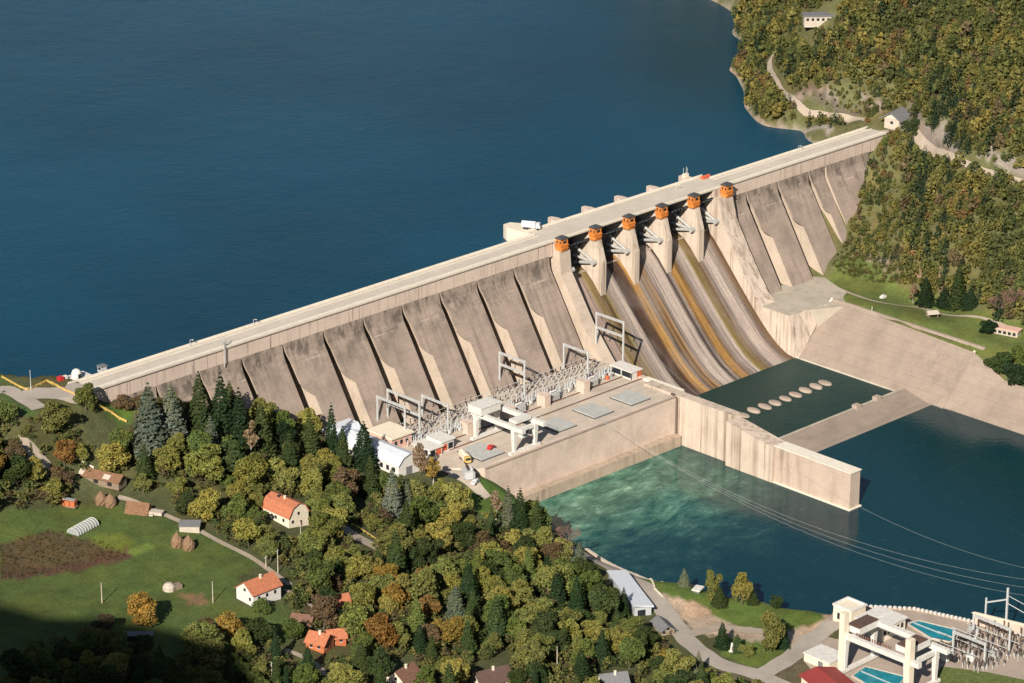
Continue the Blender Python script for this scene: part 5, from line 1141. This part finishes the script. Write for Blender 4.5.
def bare_crown(rng, H_, Rr):
    mb = MB()
    def rec(p, d, l, r, n_):
        q = p+d*l; mb.tube(p, q, r, r*.65, 4)
        if n_ == 0: return
        for _ in range(3 if n_ > 1 else 4):
            e = (d+Vector(rng.normal(size=3))*.42); e.z = abs(e.z)*.8+.15; rec(q, e.normalized(), l*.72, r*.6, n_-1)
    for _ in range(6):
        e = Vector((rng.normal()*.5, rng.normal()*.5, 1)).normalized(); rec(Vector((0,0,H_*.3)), e, H_*.23, .16, 4)
    me = bpy.data.meshes.new('crown'); me.from_pydata(mb.v, [], mb.f); me.materials.append(MAT['twig']); me.update(); return me
BC = [(bare_crown(np.random.RandomState(5), 11, 4), trunk_mesh(np.random.RandomState(6), 8, MAT['bark'], .25, 0))]
COLS = {'dark green': (.046,.070,.028), 'green': (.098,.135,.042), 'olive green': (.150,.168,.054), 'yellow-green': (.215,.215,.064), 'golden yellow': (.235,.170,.045), 'rusty orange': (.20,.120,.042), 'reddish brown': (.110,.086,.052), 'blue-grey': (.115,.140,.105), 'pinkish tan': (.22,.165,.11), 'deep green': (.024,.046,.022)}
ALLT = []
def tree(name, kind, p, col, hs, rs, lab, grp, rz=None, var=None):
    src = {'b': BV, 'c': CV, 't': TV, 'x': BC}[kind]; cm, tm = src[(var if var is not None else random.randrange(99)) % len(src)]
    t = thing(name, lab, 'tree', (p[0], p[1], H(p[0], p[1]) if len(p) < 3 else p[2]), random.uniform(0, 6.28) if rz is None else rz, grp); t.scale = (rs, rs, hs)
    c = bpy.data.objects.new('crown', cm); COL.objects.link(c); c.parent = t
    j = random.uniform(.85, 1.18); cc = COLS[col]; c.color = (cc[0]*j*random.uniform(.93,1.08), cc[1]*j, cc[2]*j*random.uniform(.9,1.1), 1)
    k = bpy.data.objects.new('trunk', tm); COL.objects.link(k); k.parent = t
    ALLT.append(t); return t
# hand placed trees: base pixel, kind, colour, height, radius
def HT(px, py, kind, col, h, r, lab, ground=None):
    p = ground if ground else G(px, py); base = {'b': (13, 5.2), 'c': (17, 4.0), 't': (14, 2.8), 'x': (11, 4.5)}[kind]
    nm = {'b': 'broadleaf_tree', 'c': 'spruce_tree', 't': 'birch_tree', 'x': 'bare_tree'}[kind]
    tree(nm, kind, (p.x, p.y, p.z-(.9 if kind == 'b' else .2)), col, h/base[0], r/base[1], lab, None); taken.append((p.x, p.y, r*.75))
taken = []
for a in (
    (150,452,'c','blue-grey',27,8.0,'large blue-grey spruce right of the yellow wall below the left dam end'),
    (172,440,'c','blue-grey',22,6.5,'second blue-grey spruce just behind the large one near the yellow wall'),
    (200,432,'c','dark green',24,5.5,'tall dark green spruce against the dam, left of the densest dark group'),
    (222,438,'c','deep green',26,6.0,'tallest dark green spruce against the dam band, right of the blue-grey pair'),
    (240,448,'c','deep green',24,5.5,'dark green spruce between the tallest dark spruce and the dam buttress'),
    (262,452,'c','dark green',20,5.5,'dark green spruce standing before the first wide buttress gap'),
    (285,450,'b','deep green',12,5.0,'small dark round tree touching the dam slope left of the pointed spruces'),
    (310,462,'c','dark green',20,5.2,'dark green spruce left of the slim pointed spruce'),
    (332,456,'c','deep green',22,3.6,'slim pointed spruce left of the white workshop'),
    (343,470,'c','dark green',18,4.2,'dark spruce touching the left corner of the white workshop'),
    (364,468,'c','deep green',19,6.0,'broad dark spruce in front of the white workshop'),
    (252,462,'t','pinkish tan',17,3.8,'slender pinkish tan birch with pale trunk before the dark spruces'),
    (420,476,'b','pinkish tan',15,3.6,'sparse tan tree at the right end of the white workshop'),
    (433,486,'t','golden yellow',12,4.0,'sparse yellow-brown tree below the kiosk with red panels'),
    (56,432,'b','olive green',13,6.5,'round olive tree right below the plaza of the left dam end'),
    (86,412,'b','olive green',12,4.4,'thin pale olive tree standing at the left end of the dam band'),
    (122,408,'b','reddish brown',6,5.0,'low reddish bush tree at the foot of the leftmost dam band'),
    (142,409,'b','reddish brown',6,5.0,'second low reddish bush tree against the dam band'),
    (116,474,'b','yellow-green',13,7.5,'big round yellow-green tree above the thatched barn'),
    (205,480,'b','olive green',15,8.0,'big rounded olive tree behind the half-hipped house, upper left'),
    (232,478,'b','dark green',15,8.0,'big rounded dark tree with rusty rim left of the birch'),
    (142,624,'b','golden yellow',13,6.6,'lone yellow-green round tree in the middle of the lower meadow'),
    (229,638,'b','golden yellow',11,5.5,'golden tree below the white meadow house'),
    (206,642,'t','reddish brown',9,4.5,'thin brown tree left of the golden tree below the meadow house'),
    (262,612,'b','green',6,4.2,'small green tree hiding the wall of the white meadow house'),
    (105,632,'b','reddish brown',7,5.0,'dark reddish tree in the shade at the bottom of the meadow'),
    (568,550,'x','reddish brown',11,4.6,'bare reddish tree on the river bank at the wood corner'),
    (579,572,'c','blue-grey',12,4.0,'pale grey-green spruce just below the bare reddish tree'),
    (520,535,'c','deep green',19,4.5,'dark spruce beside the left end of the powerhouse wall'),
    (537,540,'c','dark green',17,4.0,'dark spruce nearest the water at the powerhouse wall end'),
    (508,528,'c','blue-grey',17,3.6,'grey-green spruce left of the pair at the powerhouse wall end'),
    (496,520,'t','pinkish tan',12,3.2,'pale thin tree on the grass slope below the powerhouse wall'),
    (490,520,'b','olive green',5,3,'small olive shrub tree on the grass slope'),
    (684,586,'c','blue-grey',7,2.6,'small grey spruce on the riverside lawn, nearest the river bend'),
    (712,600,'b','olive green',13,3.4,'slender pale birch on the riverside lawn left of the big pale tree'),
    (719,606,'c','dark green',8,3.2,'short dark spruce at the foot of the slender lawn birch'),
    (742,605,'b','yellow-green',14,4.4,'big pale yellow-green poplar in the middle of the riverside lawn'),
    (753,604,'c','dark green',6,2.5,'low dark spruce right behind the big pale lawn tree'),
    (775,608,'b','dark green',6,3.0,'small dark round tree at the river edge of the lawn'),
    (770,652,'b','olive green',17,4.6,'tall olive poplar between the lawn and the yard road'),
    (782,648,'c','deep green',12,3.0,'dark narrow spruce right behind the tall olive poplar'),
    (722,648,'c','deep green',10,3.2,'dark green spruce beside the white monument'),
    (737,652,'c','dark green',7,2.6,'small dark spruce right of the white monument'),
    (746,655,'b','olive green',5,2.8,'small olive shrub tree on the road island'),
    (925,305,'c','deep green',13,4.6,'dark broad spruce in front of the right bank lawn, left of two'),
    (957,307,'c','dark green',19,5.0,'tall grey-green spruce on the right bank lawn edge'),
    (944,306,'c','deep green',9,4.5,'low blue-green spruce left of the tall right bank spruce'),
    (970,308,'c','deep green',9,4.5,'low dark spruce right of the tall right bank spruce'),
    (913,303,'t','pinkish tan',9,2.2,'thin pale trunked tree at the left end of the right bank spruces'),
    (988,334,'b','deep green',7,4.0,'dark round bush tree left of the salmon roofed shed'),
    (1000,318,'x','reddish brown',12,5.0,'bare grey tree above the salmon roofed shed'),
    (1012,312,'x','reddish brown',12,5.0,'bare grey tree at the right photo edge above the salmon roofed shed'),
    (1000,372,'b','dark green',10,6.0,'dark round tree on top of the paved bank, left of three'),
    (1014,384,'b','deep green',10,6.0,'dark round tree on top of the paved bank, lowest of three'),
    (1020,366,'b','green',10,6.0,'green round tree at the right photo edge above the paved bank'),
    (911,136,'b','dark green',9,4.5,'dark round tree right of the gatekeeper house at the dam end'),
    (887,146,'b','green',5,2.4,'small bright green bush tree at the right end of the dam'),
    (867,122,'b','rusty orange',3,1.8,'tiny orange bush where the lake road meets the dam'),
    (380,650,'b','rusty orange',15,6.5,'big rusty orange tree right of the tree-hidden orange roofs'),
    (352,640,'b','olive green',15,6.0,'big olive tree above the orange rusty tree'),
    (396,612,'b','golden yellow',12,5.5,'bright golden tree in the centre of the wood'),
    (427,620,'b','rusty orange',10,5.0,'bright orange tree in the centre of the wood right of the golden one'),
    (385,590,'b','golden yellow',11,5.0,'golden brown tree just above the bright golden tree')): HT(*a)

# roads, meadows, buildings are kept free
clear = [[(q.x, q.y) for q in meadow], gp2((0,372),(40,376),(80,390),(60,408),(36,414),(0,398)), gp2((340,470),(430,490),(470,490),(520,470),(500,440),(340,420))]
circ = [(25.5,-78.5,9),(-28.5,-126.5,9),(103.5,-42,22),(103.5,-60,12)]
for px, py, r in ((341,612,3.5),(320,647,5),(336,642,4),(404,684,5),(491,686,6),(613,690,5),(100,490,8),(118,498,6),(145,512,6),(662,630,5),(303,626,3.5),(280,532,6),(300,534,5),(255,612,7),(275,610,5),(90,492,8),(345,618,4),(322,656,4),(293,531,6)): 
    p = G(px, py); circ.append((p.x, p.y, r))
roads = [gp2((548,543),(572,549),(598,560),(630,577),(650,600),(672,625),(690,645),(720,664),(760,676),(810,700)), gp2((325,515),(345,530),(362,540),(385,552)), gp2((118,497),(160,513),(190,526),(220,542),(250,557),(290,585)), gp2((285,650),(300,656),(326,676)), gp2((99,407),(112,414),(127,423)), gp2((25,455),(36,462),(52,472)), [(UZ(607,570,9).x, UZ(607,570,9).y), (UZ(640,610,9).x, UZ(640,610,9).y)], [(UZ(600,575,9).x, UZ(600,575,9).y), (UZ(630,612,9).x, UZ(630,612,9).y)]]
def segd(x, y, pl):
    b = 1e9
    for (ax, ay), (bx, by) in zip(pl[:-1], pl[1:]):
        ux, uy = bx-ax, by-ay; t_ = max(0, min(1, ((x-ax)*ux+(y-ay)*uy)/(ux*ux+uy*uy+1e-9))); b = min(b, math.hypot(x-ax-t_*ux, y-ay-t_*uy))
    return b
wood = [(-30,420),(30,416),(60,428),(100,418),(128,424),(150,410),(250,420),(330,440),(345,480),(430,492),(470,500),(545,530),(560,555),(600,585),(650,640),(690,672),(760,690),(760,740),(-60,760),(-60,420)]
woodw = np.array(wood, float)
KEEP = [[(596,554),(642,576),(676,610),(704,638),(740,655),(735,670),(690,655),(655,632),(642,614),(606,582)],[(262,498),(305,503),(307,526),(290,533),(262,518)],[(233,570),(282,568),(282,598),(250,613),(233,602)],[(342,522),(376,537),(368,547),(342,534)],[(318,634),(348,628),(348,650),(322,654)],[(334,594),(349,594),(347,613),(336,613)],[(390,662),(416,662),(416,684),(390,684)],[(472,662),(510,662),(510,684),(472,684)],[(600,672),(630,670),(630,684),(600,684)],[(470,476),(510,478),(514,516),(478,518)],[(428,452),(484,458),(490,478),(484,498),(446,478)],[(376,438),(418,460),(418,482),(378,468)],[(72,480),(168,500),(168,522),(70,512)],[(118,495),(215,533),(270,568),(292,592),(240,564),(160,524)],[(94,400),(132,424),(120,430),(90,410)],[(0,378),(80,383),(62,406),(40,414),(0,398)],[(72,414),(120,418),(126,430),(80,428)]]
KEEP = [np.array(k_, float) for k_ in KEEP]
def hides(x, y, h, r):
    z = H(x, y); pts_ = []
    for f in (.0, .35, .7, .95):
        px, py = proj((x, y, z+h*f)); w_ = r*2.1*(1 if f < .8 else .5)
        for o_ in (-1, 0, 1): pts_.append((px+o_*w_, py))
    A_ = np.array([p[0] for p in pts_]); B_ = np.array([p[1] for p in pts_])
    return any(inpoly(A_, B_, k_).any() for k_ in KEEP)
def free(x, y, rr, for_tree=True):
    px, py = proj((x, y, H(x, y)))
    if not inpoly(np.array([px]), np.array([py]), wood)[0]: return False
    for c in clear:
        if inpoly(np.array([x]), np.array([y]), c)[0]: return False
    for cx, cy, r in circ:
        if math.hypot(x-cx, y-cy) < r+rr*.5: return False
    for pl in roads:
        if segd(x, y, pl) < 2.6+rr*.45: return False
    return px > -40 and py < 720
cands = []
rnd = random.Random(5)
for _ in range(26000):
    x = rnd.uniform(-150, 135); y = rnd.uniform(-330, 40); r = rnd.choice((3.2,3.8,4.4,5.0,5.6,6.2))
    if any(math.hypot(x-a, y-b_) < (r*.60+c*.80) for a, b_, c in taken): continue
    if not free(x, y, r): continue
    if hides(x, y, r*2.1, r*.8): continue
    taken.append((x, y, r*.78)); cands.append((x, y, r))
    if len(cands) >= 330: break
def wcol(px, py):
    base = ['dark green']*2+['green']*6+['olive green']*7+['yellow-green']*6+['reddish brown']*1+(['golden yellow'] if rnd.random() < .4 else [])
    if px < 130 and py < 500: base += ['yellow-green']*3+['rusty orange']*1+['reddish brown']*3
    if 430 < px < 620 and 530 < py < 620: base += ['yellow-green']*6
    if 340 < px < 430 and py > 575: base += ['golden yellow']*3+['rusty orange']*1
    if py > 620: base += ['dark green']*2
    return rnd.choice(base)
auto = []
for x, y, r in cands:
    px, py = proj((x, y, H(x, y))); con = rnd.random() < (.20 if px > 230 else .07); z = H(x, y)
    if con: c = rnd.choice(('dark green','deep green','dark green','deep green','green','blue-grey')); t = tree('spruce_tree', 'c', (x, y, z-.2), c, rnd.uniform(.7,1.0)*max(r,4.2)/5.2, r/4.0*.8, '', 'trees of the left bank wood')
    else: c = wcol(px, py); t = tree('broadleaf_tree', 'b', (x, y, z-.2), c, r/5.2*rnd.uniform(.72,1.0), r/5.2*rnd.uniform(1.0,1.14), '', 'trees of the left bank wood')
    auto.append((t, c, con, px, py-8, r))
# labels from landmarks
LM = [('the half-hipped house',283,512),('the white meadow house',258,588),('the tree-hidden orange roofs',330,642),('the long riverside building',632,595),('the white workshop',375,455),('the thatched barn',100,492),('the village lane',352,532),('the left dam-end plaza',45,400),('the bare riverbank tree',575,530),('the dark brown bottom roof',490,675),('the bright orange tree',427,610),('the tiny white house',341,605),('the yellow downhill wall',113,415),('the powerhouse wall end',500,480),('the green-grey bottom roof',613,683),('the faded red-brown roof',404,675),('the greenhouse',83,526),('the lone meadow tree',142,610)]
ORD = ['nearest','second nearest','third nearest','fourth nearest','fifth nearest','sixth nearest','seventh nearest','eighth nearest','ninth nearest','tenth nearest','eleventh nearest','twelfth nearest']
bk_ = {}
for rec in auto:
    t, c, con, px, py, r = rec; best = min(LM, key=lambda l: math.hypot(l[1]-px, (l[2]-py)*1.2)); dx, dy = px-best[1], py-best[2]
    dr = ('right of' if dx > 0 else 'left of') if abs(dx) > abs(dy) else ('below' if dy > 0 else 'above')
    kd = f"{'large' if r > 5.8 else 'small'} {c} {'conifer' if con else 'broadleaf'}"
    bk_.setdefault((kd, dr, best[0]), []).append((math.hypot(dx, dy), t))
for (kd, dr, nm), l in bk_.items():
    l.sort(key=lambda q: q[0])
    for i, (_, t) in enumerate(l): t['label'] = f"{kd}, {ORD[min(i, 11)]} {dr} {nm}" if len(l) > 1 else f"{kd} {dr} {nm}"

# woodland of the right bank and the left bank undergrowth: uncountable, one object each
def mass(name, pts, label, seed, leafn, leafs):
    rng = np.random.RandomState(seed); VV = []; CC = []; protos = []
    for k in range(8):
        P, Nn, s_, lb = crown_broad(rng, 1.0*7, 2.7, leafn, leafs, 4); protos.append((quads(P, Nn, s_, rng), np.repeat(lb, 4)))
    for k in range(3):
        P, Nn, s_, lb = crown_conifer(rng, 11, 2.4, leafn, leafs); protos.append((quads(P, Nn, s_, rng), np.repeat(lb, 4)))
    for x, y, z, sc, hz, c, con in pts:
        V, lb = protos[rng.randint(8, 11) if con else rng.randint(0, 8)]; a = rng.uniform(0, 6.28); ca, sa = math.cos(a), math.sin(a)
        W_ = np.stack([(V[:, 0]*ca-V[:, 1]*sa)*sc+x, (V[:, 0]*sa+V[:, 1]*ca)*sc+y, V[:, 2]*sc*hz+z], 1); VV.append(W_)
        t_ = lb*np.repeat(rng.uniform(.8, 1.2, len(V)//4), 4); CC.append(np.stack([t_*c[0], t_*c[1], t_*c[2], np.ones(len(V))], 1))
    V = np.concatenate(VV); C_ = np.concatenate(CC); me = npmesh(name, V, np.arange(len(V)).reshape(-1, 4), [MAT['leafattr']], {'tint': C_})
    o = bpy.data.objects.new(name, me); COL.objects.link(o); o['kind'] = 'stuff'; o['label'] = label; o['category'] = 'woodland' if 'wood' in name else 'undergrowth'; return o
hillpoly = [(758,-30),(738,20),(727,60),(732,90),(745,105),(765,122),(800,127),(832,128),(868,118),(884,112),(905,122),(925,138),(1060,190),(1060,-40)]
hill2 = [(886,140),(905,134),(925,148),(945,160),(1023,188),(1060,200),(1060,330),(1000,322),(975,300),(935,296),(900,284),(880,262),(850,254),(838,256),(832,262),(846,246),(858,200),(872,156)]
hroads = [gp2((868,122),(845,119),(822,115),(800,107),(784,94),(772,75),(770,60),(778,50)), [(461,4),(470,-4)]+gp2((905,128),(922,143),(945,155),(975,168),(1000,176),(1023,183),(1060,192))]
gk = G(896,124.5); hb = G(820,21)
bare = [G(806,93),G(820,98),G(872,104),G(915,105),(G(922,122)),G(940,135),G(1003,160),G(1015,168),G(888,264),G(925,277),G(945,282),G(820,16)]
def hcol(px, py, rr):
    gold = max(0, math.sin(px*.031+py*.047)*math.sin(px*.013-py*.029+1.3)+.25*math.sin(px*.11+py*.07)); n_ = rr.random()
    pal = [(.085,.098,.036),(.120,.125,.040),(.160,.148,.046),(.205,.170,.050),(.19,.125,.050),(.130,.100,.052)]
    w = [.26-.2*gold,.30,.22,.06+.45*gold,.01+.16*gold,.05+.1*gold]
    if py > 230 and px > 905: w = [.2,.35,.35,.15,.01,.01]
    if py > 190 and px > 985: w = [.6,.25,.1,0,.0,.05]
    if py < 40 and px > 880: w = [.5,.3,.1,.02,.02,.06]
    c = pal[rr.choices(range(6), w)[0]]; j = rr.uniform(.88, 1.12); return tuple(v*j for v in c)
pts = []; rr = random.Random(21); gridc = {}
for _ in range(120000):
    x = rr.uniform(350, 760); y = rr.uniform(-150, 330); z = H(x, y)
    if z < 20.8 or z > 300: continue
    px, py = proj((x, y, z))
    if px < 700 or px > 1060 or py < -40 or py > 340: continue
    A1, A2 = np.array([px]), np.array([py])
    i1 = inpoly(A1, A2, hillpoly)[0]; i2 = inpoly(A1, A2, hill2)[0]
    if not (i1 or i2): continue
    if z < 61.3 and y > 10: continue
    if math.sin(x*.13+y*.05)*math.sin(y*.11-x*.06+2)+.35*math.sin(x*.31-y*.27) > .72 and rr.random() < .8: continue
    sc = rr.choice((.55,.7,.9,1.1,1.5)) if not (py > 230 and px > 900) else rr.uniform(.9, 1.4)
    low = (i2 and px < 905) or (780 < px < 900 and 88 < py < 128)
    if low: sc *= .55
    key = (int(x/4), int(y/4)); ok = True
    for dx in (-1,0,1):
        for dy in (-1,0,1):
            for q in gridc.get((key[0]+dx, key[1]+dy), ()):
                if math.hypot(q[0]-x, q[1]-y) < ((sc+q[2])*1.0 if not low else 1.5): ok = False
    if not ok: continue
    if any(segd(x, y, pl) < 1.8+sc*1.3 for pl in hroads): continue
    if any(math.hypot(b_.x-x, b_.y-y) < 4.5 for b_ in bare) and rr.random() < .8: continue
    if math.hypot(x-gk[0], y-gk[1]) < 9 or math.hypot(x-hb[0], y-hb[1]) < 11: continue
    if 800 < px < 842 and 12 < py < 40: sc *= .5
    gridc.setdefault(key, []).append((x, y, sc)); con = (rr.random() < .07) or (i2 and 908 < px < 930 and py < 240 and rr.random() < .4) or (930 < px < 965 and 105 < py < 150 and rr.random() < .6)
    c = (.030,.050,.028) if con else hcol(px, py, rr); pts.append((x, y, z-.3, sc, rr.uniform(.8, 1.1), c, con))
print('hill trees', len(pts))
mass('hillside_woodland', pts, 'dense autumn woodland covering the steep right bank above and below the road', 3, 190, .42)
# undergrowth between the left bank trees
up = []; rr = random.Random(9)
for _ in range(40000):
    x = rr.uniform(-150, 135); y = rr.uniform(-330, 40)
    if not free(x, y, .6, False): continue
    if any(math.hypot(x-t_[0], y-t_[1]) < 1.2 for t_ in taken[:60]): continue
    if hides(x, y, 3, 1.5): continue
    c = rr.choice(((.07,.09,.032),(.10,.12,.04),(.14,.14,.045),(.11,.085,.045),(.16,.15,.05))); up.append((x, y, H(x, y)-.5, rr.uniform(.35, 1.05), rr.uniform(.6, 1), c, False))
    if len(up) > 3400: break
mass('undergrowth', up, 'low bushes and saplings filling the ground between the left bank trees', 4, 130, .42)
# reeds and rough strips on the meadow and on the right bank slope
up = []
fieldp = [(q.x, q.y) for q in GP((0,545),(50,530),(110,545),(128,556),(70,570),(0,582))]
rs_ = [(q.x, q.y) for q in GP((832,264),(850,252),(880,258),(905,285),(870,283),(840,274))]
for _ in range(9000):
    k = rr.random()
    if k < .5: x = rr.uniform(-120, 0); y = rr.uniform(-110, -10); ok = inpoly(np.array([x]), np.array([y]), fieldp)[0]; c = rr.choice(((.07,.06,.028),(.055,.06,.024),(.09,.055,.032))); s_ = rr.uniform(.12, .25)
    else: x = rr.uniform(370, 440); y = rr.uniform(-90, -5); ok = inpoly(np.array([x]), np.array([y]), rs_)[0]; c = rr.choice(((.10,.10,.03),(.13,.085,.045),(.08,.10,.03))); s_ = rr.uniform(.2, .45)
    if ok: up.append((x, y, H(x, y)-.3, s_, .8, c, False))
mass('garden_plants', up[:1300], 'dry crop rows and weeds on the dark field and rough right bank slope', 6, 30, .5)

# ------------------------------------------------------------------ light, sky, view
w = bpy.data.worlds.new('World'); S.world = w; w.use_nodes = True; nt = w.node_tree; bg = nt.nodes['Background']
sky = nt.nodes.new('ShaderNodeTexSky'); sky.sky_type = 'NISHITA'; sky.sun_disc = False
el = math.asin(SUN.z); azs = math.atan2(SUN.x, SUN.y)
sky.sun_elevation = el; sky.sun_rotation = azs; sky.altitude = 300; sky.air_density = 1; sky.dust_density = .6
nt.links.new(sky.outputs[0], bg.inputs[0]); bg.inputs[1].default_value = .05
sd = bpy.data.lights.new('sun', 'SUN'); so = bpy.data.objects.new('sun', sd); COL.objects.link(so); sd.energy = 5.0; sd.angle = R_(.5); sd.color = (1, .92, .81)
so.rotation_euler = SUN.to_track_quat('Z', 'Y').to_euler(); so.location = (-500, -300, 700)
S.view_settings.view_transform = 'Standard'; S.view_settings.look = 'None'; S.view_settings.gamma = 1; S.view_settings.exposure = .58
S.cycles.max_bounces = 5; S.cycles.diffuse_bounces = 2; S.cycles.glossy_bounces = 2; S.cycles.transmission_bounces = 2
S.cycles.use_denoising = True; S.cycles.use_adaptive_sampling = True
